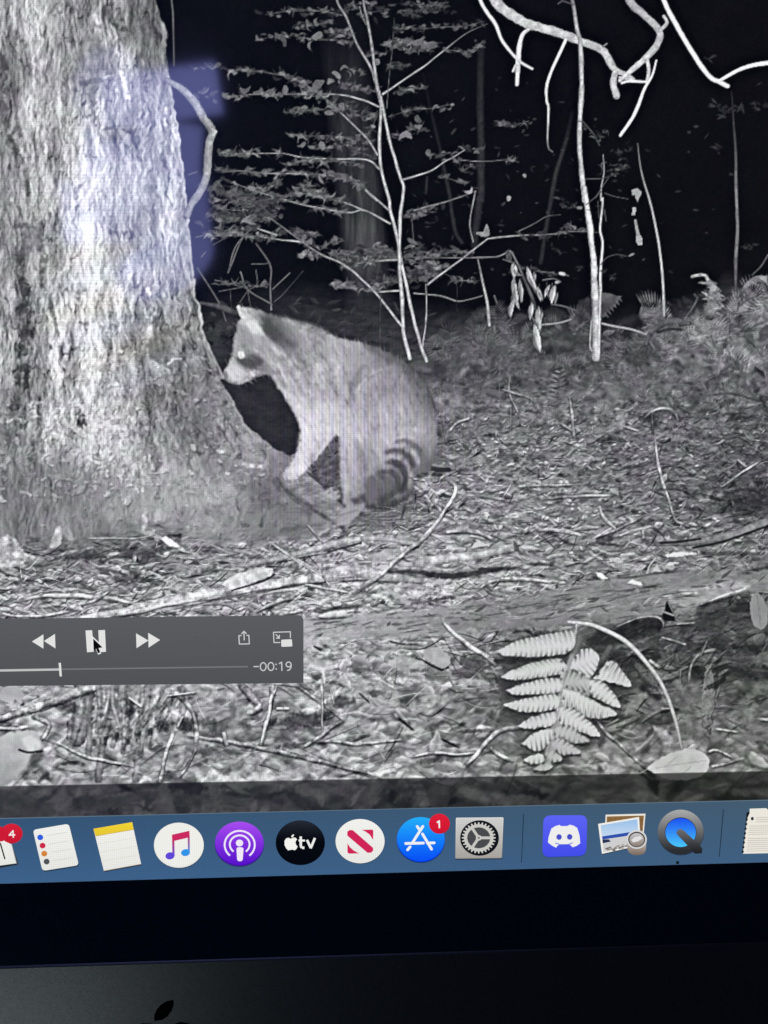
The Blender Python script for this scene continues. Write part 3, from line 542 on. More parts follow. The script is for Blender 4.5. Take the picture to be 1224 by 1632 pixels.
    stroke(z4(150, 88, 165, 125, 180, 145), 7, 230, None, .9, lit=0); stroke(z4(200, 105, 235, 130, 262, 160), 8, 150, None, .6, soft=4, lit=0)
    poly(z4(78, 402, 92, 394, 104, 420, 98, 442, 82, 432), 112, None, .9, 4); stroke(z4(110, 436, 150, 446, 190, 424, 240, 412), 3, 140, None, .6, lit=0); stroke(z4(150, 425, 185, 415, 200, 395), 3, 160, None, .5, lit=0)
    poly(z4(105, 395, 130, 370, 175, 392, 190, 410, 150, 432, 110, 430), 214, None, .7, 5); fleck(330 + 218 / 2.985, 460 + 402 / 2.985, 9, 5, -.3, 216, .8)
    # haunch
    for p_, w_, v_, al_ in ((z4(700, 600, 692, 520, 705, 440, 760, 375, 860, 345), 9, 128, .5), (z4(716, 600, 712, 520, 735, 450, 800, 395, 900, 372), 7, 192, .5), (z4(690, 700, 720, 760, 740, 860, 730, 960), 10, 140, .45), (z4(650, 720, 655, 860, 668, 990), 10, 196, .5), (z4(930, 420, 985, 520, 1010, 640), 16, 132, .45), (z4(440, 690, 430, 780, 395, 860), 7, 214, .6), (z4(560, 690, 520, 770, 450, 860), 8, 158, .5)):
        stroke(p_, w_, v_, None, al_, .3, .1, soft=6, lit=0, fade=.2)
    # ringed tail curled round the haunch
    poly(zT(275, 640, 385, 600, 420, 668, 560, 652, 700, 600, 760, 480, 730, 620, 560, 720, 420, 710, 330, 700), 66, None, .9, 6)
    poly(zT(380, 560, 392, 492, 470, 470, 570, 470, 610, 540, 580, 615, 460, 660, 392, 640), 104, None, .95, 5)
    for p_, w_, v_, al_ in ((zT(400, 480, 470, 462, 540, 470), 4, 92, .6), (zT(450, 445, 535, 428, 600, 446, 636, 505, 612, 575, 555, 628, 470, 660), (4, 7, 6), 84, .9), (zT(560, 395, 630, 420, 662, 500, 640, 585), 4, 128, .6), (zT(520, 372, 590, 362, 655, 388, 694, 465, 684, 545, 640, 600), (4, 8.5, 8.5, 5), 66, .95), (zT(555, 318, 640, 325, 705, 385, 730, 470, 710, 560), 7, 176, .75),
                            (zT(520, 300, 580, 278, 650, 282, 715, 330, 760, 405), (4, 7, 6), 84, .92), (zT(580, 238, 690, 245, 765, 310, 790, 380), 6.5, 184, .75), (zT(595, 212, 680, 200, 770, 245, 818, 300), (3, 5.5, 5), 108, .85), (zT(600, 175, 700, 165, 800, 200), 6, 178, .4)):
        stroke(p_, np.array(w_) * 1.3, v_ * .95 if v_ < 140 else v_ * 1.05, None, min(1, al_ + .05), .3, .1, soft=3.6, lit=0, fade=.10)
    poly(zT(195, 745, 230, 700, 280, 682, 385, 672, 350, 730, 290, 770, 225, 805, 190, 795), 166, None, .9, 5); stroke(zT(200, 760, 260, 740, 330, 720), 3, 120, None, .5, lit=0)
    for k_ in range(4): stroke(zT(196 + 16 * k_, 780 - 8 * k_, 190 + 16 * k_, 800 - 6 * k_), 4, 182, None, .7, soft=2, lit=0)
    poly(zT(690, 600, 750, 470, 830, 385, 915, 300, 945, 140, 990, 200, 960, 330, 870, 420, 790, 520, 720, 640), 100, None, .6, 9)
    for _ in range(60):
        x = rng.uniform(575, 665); y = rng.uniform(800, 838); stroke([(x - 9, y + rng.normal(0, 2)), (x + 9, y + rng.normal(0, 2))], 1.6, rng.uniform(80, 185), None, .6, fade=.2)
    stroke(zT(690, 660, 670, 740, 650, 810), 4, 74, None, .7, fade=.2)
    for dx_ in (0, 13, 26): stroke(z4(372 + dx_, 880, 366 + dx_, 895, 374 + dx_, 908), 3.4, 198, None, .7, soft=2, lit=0)
    stroke(z4(760, 275, 850, 312, 920, 350, 985, 410, 1040, 490, 1070, 570), 10, 92, None, .6, soft=9, lit=0)
    for x0_, y0_, x1_, y1_, v_ in ((300, 300, 420, 520, 210), (345, 300, 470, 540, 150), (390, 300, 520, 560, 205), (440, 300, 560, 560, 148), (490, 310, 600, 570, 198), (545, 310, 640, 580, 150), (590, 330, 670, 600, 190), (280, 330, 390, 510, 158), (640, 330, 690, 560, 150)):
        stroke(z4(x0_, y0_, (x0_ + x1_) / 2 + 8, (y0_ + y1_) / 2, x1_, y1_), (5, 8, 6), v_, None, .38, .3, .2, soft=5, lit=0, fade=.25)
    for _ in range(4200):                           # hairs along the coat
        x = rng.uniform(365, 695); y = rng.uniform(492, 810)
        ii, jj = int((y - PY0) / S), int((x - PX0) / S)
        if ID[ii, jj] != rac: continue
        fleck(x, y, rng.uniform(5, 13), 1., an[ii, jj] + rng.normal(0, .25), L[ii, jj] * rng.uniform(.70, 1.28), .45)
    sb, Ab = mask_poly(out, 6); Lb = blur(L, 1.0)   # the animal moves: its coat is soft
    L[sb] = L[sb] * (1 - Ab) + Lb[sb] * Ab
    fleck(330 + 163 / 2.985, 460 + 312 / 2.985, 6.6, 6.2, 0, 236, 1, sf=2.6); stroke(z4(148, 336, 162, 346, 180, 338), 3, 84, None, .8, lit=0)

    # ================= hanging dead branches and slender stems
    br = new('hanging_branch', 'thick broken bright branch hanging at the top of the video')
    stroke(z6(840, -170, 880, 0, 950, 72, 1060, 140, 1150, 168) + z9(130, 185, 220, 222, 340, 272, 400, 370, 470, 402, 503, 425), (18, 18, 15, 14, 13, 12, 11, 5), (178, 192, 200, 186, 190, 184), br, 1, .12, .05, -.08)
    for p, w, v in ((z6(1080, 180, 1045, 210, 1025, 280, 1015, 400, 1010, 515), (5, 8, 8, 6), 214), (z6(1000, 400, 985, 435), 4, 205), (z9(140, 215, 45, 430, 38, 540, 48, 580, 42, 740, 50, 800, 70, 815), (5.5, 5, 3.5, 2), (220, 220, 200, 100)),
                    (z9(405, 390, 395, 450, 412, 512), (10, 10, 11), 186), (z9(340, 250, 360, 235), 3, 120), (z9(430, 415, 480, 425, 500, 430), 5, 195)):
        stroke(p, w, v, br, 1, .2, .04)
    br2 = new('hanging_branch', 'grey crooked branch crossing the thick one at the top right')
    for p, w, v in ((z9(440, -160, 480, 0, 560, 80, 640, 165, 632, 235, 570, 310, 500, 370, 430, 432), (12, 13, 12, 11, 11, 9, 6), (168, 174, 178, 196, 206)), (z9(645, 165, 682, 122, 665, 88), (7, 5), 172), (z9(575, 320, 585, 380, 575, 440), 6, 190),
                    (z9(570, 440, 480, 435, 440, 445), 4.5, 222), (z9(625, 325, 605, 400, 560, 480, 510, 610, 433, 725), (3, 5.5, 5.5), 222)):
        stroke(p, w, v, br2, 1, .2, .05)
    br3 = new('hanging_twig', 'bright curved twig with forked tip near the right edge')
    stroke(z9(620, -150, 665, 0, 730, 130, 830, 300, 910, 410, 960, 437, 1006, 462), (7, 7.5, 7), (228, 236, 236), br3, 1, .12, .02)
    stroke(z9(960, 435, 1090, 365, 1224, 338, 1400, 330), (5, 7, 7), 230, br3, 1, .12, .02)
    br4 = new('hanging_twig', 'bright curved twig left of the thick hanging branch')
    stroke(z6(740, -150, 785, 0, 830, 80, 880, 150, 920, 250, 1000, 350, 1040, 385, 1102, 420), (6, 5.5, 5, 4), (228, 226, 205), br4, 1, .12, .02)
    s1 = new('slender_stem', 'tallest slender pale stem standing right of the sapling')
    stroke(z9(150, -120, 180, 20, 200, 150, 220, 260, 225, 500, 215, 650, 215, 800, 240, 1076), (5, 6, 7.5, 8, 7.5, 8), (110, 160, 182, 190, 178, 190), s1, 1, .35, .10, .1)
    stroke(z10(115, 0, 140, 150, 170, 400, 180, 600, 187, 800, 187, 1020), (8, 9.5, 10, 12, 13.5), (194, 206, 206, 196, 186), s1, 1, .35, .10, .16)
    fleck(938, 335, 6, 1.2, .2, 90, .8); fleck(924, 194, 6, 1.2, .1, 80, .8); stroke(z10(160, 800, 152, 950, 165, 980), 3, 165, s1)
    stroke(z9(100, 20, 120, 5, 180, 25), 3, 80, s1, .8)
    s2 = new('slender_stem', 'crooked thin pale stem close beside the tallest slender stem')
    stroke(z9(340, 830, 345, 920, 330, 1010, 330, 1076) + z10(228, 60, 225, 120, 213, 250, 228, 330, 215, 500, 215, 640, 208, 850, 204, 1000), (2, 3, 4.2, 4.2, 5), (120, 170, 205, 200, 190), s2, 1, .25, .05)
    for p in (z10(220, 460, 250, 420, 310, 400, 370, 410), z10(130, 100, 190, 50, 220, 20), z10(240, 30, 300, 50, 380, 65), z10(240, 130, 250, 200), z10(200, 80, 205, 180), z9(230, 650, 290, 720, 320, 780), z9(300, 1060, 330, 1010, 380, 940), z9(250, 960, 340, 955, 420, 930)):
        stroke(p, 2, (95, 75), s2, .85, .3, .1)
    leafy(z9(240, 670, 300, 740, 360, 690), 14, 5, 4, 85); leafy(z9(330, 870, 400, 900, 470, 880, 380, 960), 26, 8, 4.5, 72); leafy(z10(240, 500, 290, 540), 9, 3, 4, 62); leafy(z9(420, 820, 480, 800), 8, 3, 4, 62); leafy(z10(0, 70, 60, 110, 0, 110), 14, 5, 4, 72); fleck(1007, 406, 5, 2, -.4, 120); fleck(924, 331, 5, 3, 0, 110)
    leafy(z10(0, 230, 60, 245, 120, 255), 20, 4, 4, 88)
    s3 = new('slender_stem', 'leaning thin stem between the crooked stem and the right edge')
    stroke(z9(525, 770, 545, 920, 590, 1076) + z10(530, 150, 565, 330, 590, 550, 598, 768), (2, 3.4, 4, 4), (90, 160, 175, 168), s3, 1, .25, .05)
    s4 = new('slender_stem', 'dim grey thin stem nearest the right edge of the video')
    stroke(z9(1028, 490, 1040, 660, 1050, 820, 1055, 1076) + z10(1036, 120, 1040, 230, 1030, 420, 1030, 610), (2.5, 4, 5, 5.5, 5), (34, 66, 112, 118, 84), s4, 1, .35, .08)
    leafy(z10(1060, 320, 1100, 360, 1140, 350), 8, 3, 4, 50)
    dl = new('dangling_leaf', 'pale dead leaves dangling in a string beside the leaning stem')
    poly(z10(400, 10, 440, 0, 462, 25, 440, 85, 425, 60, 425, 40, 405, 50), 150, dl, 1, 1.5, False); fleck(1010, 337, 3, 11, .1, 150, 1, 0, dl); stroke(z10(425, 195, 435, 250, 445, 290), (4, 6), 150, dl); fleck(1019, 383, 4.5, 11, -.15, 165, 1, 0, dl)
    # shredded bark / dead leaves hanging from a bent stalk
    dc = new('dead_leaf_cluster', 'cluster of pale withered leaf strips hanging from a bent stalk')
    stroke(z8(540, 430, 560, 440, 600, 520, 660, 660, 690, 740, 705, 810), (3, 4, 6, 4), (120, 84, 70), dc, 1, .3, .1)
    for p, w, v in ((z8(575, 515, 575, 580), 8, 192), (z8(578, 600, 578, 680, 580, 750), 8, 172), (z8(560, 715, 558, 800), 6.5, 190), (z8(610, 610, 616, 715), 6, 186), (z8(650, 540, 680, 600, 690, 660), 7, 190), (z8(720, 645, 716, 710), 6, 182), (z8(750, 635, 770, 690), 5, 196), (z8(790, 640, 795, 728), 7.5, 202),
                    (z8(672, 740, 668, 815), 6.5, 190), (z8(708, 770, 715, 880), 8, 180), (z8(690, 870, 715, 930, 725, 995), 8, 190), (z8(730, 780, 730, 832), 4, 170), (z8(535, 440, 550, 490), 8, 96), (z8(690, 560, 690, 600), 5, 160)):
        q_ = np.array(p); c_ = (q_[0] + q_[-1]) / 2; ln_ = np.hypot(*(q_[-1] - q_[0])) / 2
        leaf(c_[0], c_[1], ln_ * 1.25 + 2, w * .62, 1.57 + rng.normal(0, .18), v * rng.uniform(.85, 1.05), .95, rng.normal(0, .12), .22, dc); leaf(c_[0] + rng.normal(0, 3), c_[1] + ln_ * .5, ln_ * .8 + 2, w * .4, 1.4 + rng.normal(0, .4), v * .7, .8, rng.normal(0, .2), .2, dc)
        stroke([(c_[0], c_[1] - ln_ - 6), (c_[0], c_[1] - ln_ * .8)], 1.6, v * .5, dc, .8)
    for p in (z8(740, 600, 800, 590, 840, 610), z8(690, 545, 760, 555, 800, 555), z8(510, 480, 570, 500), z8(860, 565, 885, 575)): stroke(p, 2.4, 105, dc, .9, .3, .1)
    fleck(895, 436, 6, 3, .3, 175, 1, 0, dc); fleck(888, 450, 5, 2.5, 0, 150, 1, 0, dc)
    leafy(z8(600, 520, 700, 545, 840, 575), 14, 3, 4, 85, 0, dc)
    fs = new('fallen_twig', 'thin pale twig leaning across the dark bank behind the stems')
    stroke(z8(365, 480, 395, 620, 420, 740, 432, 860), (2.5, 4, 5), (110, 170, 150), fs, 1, .25, .12)
    stroke(z8(730, 856, 830, 845, 900, 825), 3.2, (150, 140), fs); stroke(z10(225, 815, 300, 832, 400, 850, 492, 880), 3.6, (160, 150), fs); stroke(z8(790, 738, 860, 750, 935, 777), 3, 90, fs); stroke(z8(460, 690, 475, 730), 3, 90, fs); stroke(z8(460, 870, 462, 900), 5, 110, fs)
    ff = new('fern', 'pale fern fan behind the foot of the tallest slender stem')
    poly(z10(222, 625, 345, 650, 310, 700, 265, 740, 245, 775, 215, 780), 92, ff, .9, 2, False, .3); poly(z10(90, 675, 160, 660, 158, 760, 100, 820, 30, 835, 60, 770), 70, ff, .8, 4, True, .5)
    for a_ in range(6): fleck(989 - a_ * 4.4, 478 + a_ * 5, 5, 1.6, .9, 105, .8)
    # the tall bank ferns at the right
    fr = new('fern', 'tall curled fern on the bank at the right edge')
    stroke(z10(770, 535, 800, 525, 842, 522, 868, 560, 900, 600, 900, 680, 870, 760), (5, 6, 9, 19, 20, 16), (130, 150, 150, 145, 128, 104), fr, 1, .2, .18)
    for _ in range(46):
        t = rng.random(); x = 1128 + 14 * math.sin(t * 2) + rng.normal(0, 4); y = 448 + 62 * t
        fleck(x + rng.choice((-1, 1)) * rng.uniform(3, 10), y, rng.uniform(4, 9), 1.8, rng.normal(.2, .5), rng.uniform(85, 175), .85)
    stroke(z10(720, 790, 770, 720, 800, 660, 780, 640), 4, 96, fr, .8, .3, .2)
    stroke(z10(1040, 650, 1070, 620, 1100, 580, 1160, 548, 1224, 552, 1300, 570), (6, 8, 11, 10), (100, 130, 142, 130), fr, 1, .25, .12)
    for _ in range(36):
        x = rng.uniform(1180, 1260); y = 470 - 26 * math.sin((x - 1178) / 60 * 1.5) + rng.uniform(-4, 14); fleck(x, y, rng.uniform(4, 9), 1.6, rng.normal(.9, .5), rng.uniform(70, 140), .8)
    for p in (z10(1130, 520, 1180, 470, 1224, 400), z10(1060, 700, 1110, 660, 1150, 640), z10(1050, 690, 1040, 740), z10(1100, 860, 1160, 820, 1224, 800), z10(1060, 860, 1180, 850), z10(1080, 890, 1140, 950, 1190, 1010)):
        stroke(p, 3, (80, 120), fr, .85, .3, .15)
    al = new('arched_leaf', 'arched grey fern leaf bending over the bank at right')
    stroke(z10(490, 940, 505, 890, 545, 845, 610, 808, 690, 800, 745, 815), (5, 9, 11, 9), (92, 100, 98), al, 1, .2, .08, -.1)
    stroke(z10(560, 868, 620, 850, 700, 850), 4, 40, None, .6)

    # ================= sticks on the far litter
    def stick(label, *runs):
        done = []
        for p, w, v in runs:
            q = curve(p, 3); i = next((k for k, d in done if np.min(np.hypot(q[:, None, 0] - d[None, :, 0], q[:, None, 1] - d[None, :, 1])) < 7), None)
            if i is None: i = new('stick', label if not done else None)
            done.append((i, q))
            stroke([(a, b + 2.4) for a, b in p], w, 50, None, .42, fade=.1, soft=2.5); stroke(p, np.array(w) * .92, np.minimum(np.array(v) * 1.06, 225), i, .97, .3, .2, fade=.10, lit=.20)
    stick('bent pale stick standing among litter at mid right', (z11(830, 325, 850, 460, 880, 550, 900, 625, 930, 640, 965, 657), (4, 5.5, 4.5, 4), (165, 178, 165, 120)))
    stick('arched stem over a dark gap in the litter at right', (z11(795, 275, 830, 247, 880, 243, 905, 262, 915, 290), (3, 5.5, 4), (140, 160, 120)), (z11(822, 250, 826, 330), 3.5, 92))
    stick('short upright pale stick below the small fern', (z11(538, 195, 545, 260, 556, 345), 5, (150, 160)), (z11(500, 290, 550, 320), 4, 130))
    stick('crossed pale sticks on dark litter near the right edge', (z11(1190, 425, 1130, 465, 1060, 515), (4.5, 3.5), (170, 140)), (z11(1115, 415, 1150, 445), 4, 150))
    stick('two pale sticks lying flat in the middle litter', (z11(350, 512, 450, 506, 560, 505), 4, 165), (z11(440, 552, 560, 545, 690, 540), 4, (140, 170)))
    stick('short pale sticks lying across the litter at lower right', (z11(430, 660, 500, 662, 575, 677), 5, 200), (z11(640, 580, 655, 620, 692, 652), 4, 178), (z11(620, 688, 700, 660, 800, 610), 4, (165, 130)), (z11(720, 302, 780, 320), 4, 150), (z11(790, 655, 795, 694), 4.5, 160), (z11(545, 660, 640, 650), 4, 160))
    stick('pale root stick lying beside the raccoon tail', (z11(95, 668, 200, 665, 240, 678, 280, 694), 5, (180, 190)))
    stick('thin forked twigs standing in the bank behind the raccoon', (z11(330, 130, 330, 190, 372, 282), 3.2, 138), (z11(298, 172, 350, 190, 405, 207, 422, 242), 3.2, 128), (z11(335, 320, 336, 230), 3, 125), (z11(120, 320, 150, 290, 200, 270), 4, 170), (z11(380, 245, 440, 250), 3, 110), (z11(100, 285, 112, 360), 3, 110), (z11(210, 330, 232, 372), 3, 130))
    for p in (z11(1000, 200, 1100, 190, 1224, 225), z11(820, 522, 930, 520), z11(200, 545, 300, 560, 360, 575), z11(1160, 470, 1224, 455), z11(720, 470, 780, 470)): stroke(p, 3, 56, None, .55, fade=.2, soft=3)
    sf = new('fern', 'small upright fern with ladder leaflets in the bank litter')
    for k_ in range(8):
        t = k_ / 7.; x = 893 - 9 * t; y = 592 + 52 * t; w_ = 7 + 5 * math.sin(t * 2.6)
        w_ *= rng.uniform(.75, 1.1); leaf(x - w_ * .75, y + rng.normal(0, 1), w_ * .85, 2.2, .25 + rng.normal(0, .15), 142 - 30 * t, .85, 0, .2, sf); leaf(x + w_ * .7, y - 2, w_ * .75, 2., -.45 + rng.normal(0, .15), 112 - 20 * t, .8, 0, .2, sf); fleck(x - 3, y + 3.2, w_ * .9, 1., .2, 48, .5)
    # dry leaf scraps behind the haunch
    for p, v in ((z12(765, 80, 800, 50, 850, 60, 880, 110, 860, 180, 820, 150), 165), (z12(770, 110, 800, 130, 880, 200, 880, 215), 190)):
        poly(p, v, None, .8, 3, grain=.5)
    for p in (z12(770, 110, 820, 150, 880, 210), z12(800, 70, 840, 120, 880, 140), z11(0, 510, 60, 560, 95, 600)): stroke(p, 4, 190, None, .9)
    litter(60, 655, 752, 712, 812, 5, .7, .9)

    # ================= fallen wood in front of the tree
    lg = new('fallen_log', 'big mossy fallen log crossing the lower right of the video')
    lt = 118 + 14 * fbm(X / 40, Y / 10, 131, 3) + 10 * fbm(X / 9, Y / 4, 132, 3)
    poly([(470, 985), (620, 975), (760, 960), (880, 940), (973, 924), (1060, 913), (1150, 908), (1290, 900), (1290, 935), (1195, 944), (1110, 975), (1010, 985), (900, 1000), (800, 1004), (690, 1012), (560, 1022), (470, 1030)], lt + 18 + np.clip((760 - X) / 6, 0, 52), lg, .80, 8)
    poly(z13(760, 492, 830, 465, 920, 445, 1080, 420, 1142, 442, 1080, 480, 1000, 510, 930, 530, 850, 552, 800, 540), 164 + 44 * fbm(X / 14, Y / 5, 133, 3), lg, .88, 6)
    stroke(z13(920, 530, 1000, 495, 1080, 470, 1120, 455), 3, 205, lg, .8, rough=.2); stroke(z13(740, 495, 800, 482, 900, 478), 4, 195, lg, .7, rough=.2)
    for p, w, v in ((z13(500, 412, 620, 400, 700, 387, 850, 372), 3, 52), (z13(1080, 390, 1150, 375, 1224, 362, 1300, 350), 6, 40), (z13(850, 556, 930, 535, 1040, 500, 1140, 470), 4, 42), (z13(440, 470, 600, 462, 720, 440), 3, 70), (z13(880, 300, 1000, 300, 1224, 290), 5, 74), (z12(290, 690, 400, 670, 520, 655), 5, 42), (z12(245, 722, 400, 715, 480, 700), 3.5, 48), (z12(520, 700, 700, 660, 1000, 600), 3.5, 66)):
        stroke(p, w, v, None, .65, .3, .2, soft=4, fade=.2)
    for _ in range(170):
        x = rng.uniform(480, 1150); y = 1000 - (x - 480) * .075 + rng.normal(0, 14)
        fleck(x, y, rng.uniform(6, 18), rng.uniform(1, 2.4), -.12 + rng.normal(0, .12), rng.choice((80, 150, 170, 100)), .5)
    for _ in range(120):                            # moss, chips and needles on the log
        x = rng.uniform(500, 1230); y = 1004 - (x - 480) * .098 + rng.normal(0, 20); leaf(x, y, rng.uniform(4, 13), rng.uniform(1.2, 3.6), -.15 + rng.normal(0, .4), rng.choice((70, 90, 165, 185, 150)), .6)
    for _ in range(50):
        x = rng.uniform(480, 1100); y = 1006 - (x - 480) * .095 + rng.normal(0, 14); stroke([(x - 22, y + 3), (x, y + rng.normal(0, 1.5)), (x + 22, y - 4)], (1, 2.6, 1), rng.choice((72, 160, 176, 88)), None, .55, fade=.25)
    l2 = new('fallen_branch', 'long grey fallen branch above the log at the right edge')
    stroke(z13(710, 252, 900, 240, 1080, 205, 1150, 175, 1224, 150, 1360, 110), (8, 12, 14, 15), (112, 130, 142, 146), l2, .92, .25, .06)
    for p in (z13(730, 247, 820, 240, 912, 227), z13(880, 268, 1000, 245, 1090, 215, 1224, 168)): stroke(p, 3.5, 46, None, .85)
    l3 = new('fallen_branch', 'long pale fallen branch lying in front of the tree trunk')
    stroke(z3(200, 785, 330, 765, 500, 735, 640, 703, 830, 672, 960, 652, 1224, 612) + z12(380, 508, 480, 500, 640, 520, 800, 545), (9, 15, 19, 20, 16, 19, 18, 9), (176, 200, 210, 208, 200, 205, 196, 165), l3, .95, .18, .18)
    stroke(z3(320, 782, 500, 752, 640, 722, 830, 692, 960, 668, 1224, 632), 4, 66, None, .75, soft=3, rough=.1); stroke(z12(60, 600, 200, 560, 330, 555, 480, 540, 640, 548), 4, 62, None, .7, soft=3, rough=.1)
    for _ in range(60):
        t = rng.uniform(.05, .95); x = 120 + 460 * t; y = 985 - 62 * t + rng.normal(0, 4.5)
        fleck(x, y, rng.uniform(8, 26), rng.uniform(1, 2.6), -.17 + rng.normal(0, .05), rng.choice((225, 210, 150, 120)), .6)
    slab = new('bark_slab', 'bright flat bark slab lying on the pale fallen branch')
    poly(z3(832, 640, 860, 615, 950, 580, 1022, 578, 1025, 595, 995, 618, 930, 635, 870, 656), 210, slab, 1, 2, True, .25); stroke(z3(870, 662, 990, 625, 1030, 600), 3, 62, None, .8)
    l4 = new('fallen_branch', 'thin pale root running below the feet of the raccoon')
    stroke(z12(0, 462, 200, 420, 400, 365, 520, 345, 620, 345, 720, 365, 900, 388), (8, 10, 10, 8, 5), (165, 188, 194, 176, 150), l4, .92, .25, .1)
    stroke(z12(130, 455, 300, 420, 420, 390, 510, 365), 3.4, 70, None, .8)
    l5 = new('fallen_branch', 'pale flat branch piece right of the long curved stick')
    stroke(z12(690, 465, 760, 462, 900, 437, 1040, 425, 1190, 395), (9, 15, 13, 9), (165, 196, 190, 175), l5, .92, .2, .1)
    stroke(z12(640, 500, 760, 500, 900, 520, 1000, 512, 1120, 490, 1224, 482), (5, 9, 10, 5), (66, 52, 50, 60), None, .8, .3, .1, soft=4)
    stick('pale curved stick lying at the right of the flat branch', (z12(1030, 600, 1080, 560, 1130, 540, 1224, 530) + z13(0, 412, 100, 412, 250, 428), (4, 6, 7, 5), (150, 175, 205, 190)))
    stick('thin crooked pale stick above the flat branch', (z12(888, 318, 960, 312, 1060, 320, 1140, 356), (4, 4.5, 3.5), (180, 178, 130)))
    stick('long curved pale stick arching down from the raccoon tail', (z12(884, 62, 920, 75, 945, 92, 945, 130, 900, 212, 820, 322, 700, 422, 590, 522, 465, 602), (5, 6.5, 7.5, 7.5, 6), (178, 196, 188, 186, 192)))
    stick('thin straight twig crossing the pale fallen branch', (z12(95, 370, 230, 450, 330, 510, 350, 540, 380, 582), (2.6, 3.4, 3), (190, 186, 165)), (z12(260, 280, 340, 367), 2.8, (165, 130)), (z12(332, 455, 330, 505), 2.6, 160), (z12(165, 385, 215, 350), 2.4, 120))
    stick('pale stick lying below the pale fallen branch', (z3(60, 705, 130, 685, 250, 680, 400, 690, 512, 710), (4, 7, 7, 5), (150, 180, 190, 180)), (z3(300, 715, 360, 695, 410, 665), 4, 185))
    stick('thin pale sticks left of the control bar corner', (z3(955, 742, 1030, 712, 1105, 685), 4.5, 175), (z3(0, 745, 60, 757, 160, 757, 260, 740), 4, 185), (z12(15, 688, 100, 645, 205, 618), 5, 172), (z12(240, 555, 330, 572, 460, 595), 3.5, 180))
    for p, w, v in ((z3(330, 465, 420, 465, 520, 465, 580, 450), 3, 172), (z3(745, 600, 800, 575, 870, 565, 910, 575), 3, 165), (z3(770, 555, 830, 548, 890, 560), 3, 160), (z3(220, 575, 270, 585, 330, 605), 3.5, 165), (z3(560, 590, 600, 608), 3.5, 175), (z3(1080, 545, 1150, 528, 1224, 520), 4, 165), (z3(1020, 485, 1120, 555, 1205, 605), 3, 195), (z3(1155, 415, 1205, 475), 2.6, 165), (z3(880, 510, 940, 522), 7, 178)):
        stroke(p, w, v, None, .9, .3, .1)
    for x, y, l, w, v in ((282, 935, 12, 6, 190), (180, 924, 10, 7, 165), (290, 905, 14, 9, 150), (78, 918, 6, 5, 190), (100, 875, 8, 7, 70), (230, 880, 40, 9, 70), (130, 885, 40, 8, 76), (200, 920, 26, 8, 62), (330, 910, 20, 8, 90)): fleck(x, y, l, w, -.1, v, .6, sf=w * .6)
    poly(z12(1025, 388, 1045, 358, 1075, 362, 1105, 378), 200, None, .95, 1.5, False); poly(z12(560, 430, 610, 400, 690, 390, 690, 420, 620, 450, 560, 452), 172, None, .8, 3, True, .3); poly(z12(555, 475, 640, 460, 650, 480, 600, 490), 205, None, .9, 2.5)
    poly(z12(840, 560, 880, 515, 885, 560), 178, None, .8, 2, False); poly(z12(625, 560, 660, 590, 740, 640, 735, 660, 680, 625, 640, 600), 180, None, .85, 3)
    poly(z13(430, 378, 455, 385, 488, 410, 465, 412, 440, 400), 230, None, 1, 1.5); poly(z13(578, 430, 600, 414, 640, 430, 645, 440, 610, 438), 212, None, 1, 1.5); poly(z13(750, 302, 800, 290, 890, 290, 895, 298, 820, 306, 760, 312), 208, None, 1, 2); stroke(z13(550, 302, 605, 296), 5, 190, None, .9); poly(z13(690, 380, 712, 340, 730, 378), 190, None, .9, 2, False); stroke(z13(668, 385, 680, 350, 708, 315), 3, 180)
    for p in (z13(220, 183, 300, 190, 360, 210), z13(450, 80, 465, 120, 520, 178), z13(420, 225, 500, 180), z13(330, 185, 380, 172, 440, 175), z13(545, 212, 600, 190, 680, 172)): stroke(p, 4.5, 185, None, .9, .3, .08)
    for p in (z13(160, 215, 230, 205, 300, 245, 360, 258), z13(440, 252, 520, 255, 580, 268), z13(90, 345, 180, 345, 280, 360)): stroke(p, 4, 54, None, .6, fade=.2, soft=3)
    # hollow, leaf and the mossy dark right of the fern
    hw = new('dark_notch', 'small black notch under the bright end of the log')
    poly(z13(762, 515, 735, 580, 745, 605, 800, 608, 790, 560), 26, hw, .95, 2, False); stroke(z13(735, 560, 790, 580), 3, 150, hw); stroke(z13(765, 520, 800, 590), 2.5, 120, hw)
    for p, w, v, al_ in ((z13(850, 640, 1000, 590, 1130, 560), 30, 42, .45), (z13(430, 690, 520, 680, 620, 640, 720, 620), 26, 36, .6), (z15(480, 170, 540, 150, 640, 100, 760, 90), 16, 34, .5), (z15(590, 240, 680, 250, 740, 220), 24, 38, .6), (z15(930, 300, 1050, 290, 1224, 300), 22, 38, .5), (z15(900, 180, 1050, 210, 1224, 190), 14, 50, .4), (z15(700, 360, 760, 400), 10, 40, .6), (z15(500, 500, 620, 490, 800, 500), 14, 46, .4), (z15(80, 245, 200, 245, 330, 230), 8, 42, .6), (z15(60, 480, 150, 470, 250, 465), 14, 60, .4), (z13(940, 560, 1040, 540, 1140, 530), 26, 44, .45)):
        stroke(p, w, v, None, al_, .2, .1, soft=8)
    litter(160, 960, 1010, 1270, 1150, 10, .55, .5, -.35, (.10, .25))
    stick('thin grey arching stem over the dark hollow right of the log', (z13(520, 635, 580, 610, 640, 590, 715, 588, 742, 615, 738, 640), 3.4, (120, 150)), (z13(730, 680, 790, 695, 850, 715), 4, 140), (z13(800, 618, 890, 612), 3, 130))
    lf = new('leaf', 'upright oval grey leaf at the right edge of the video')
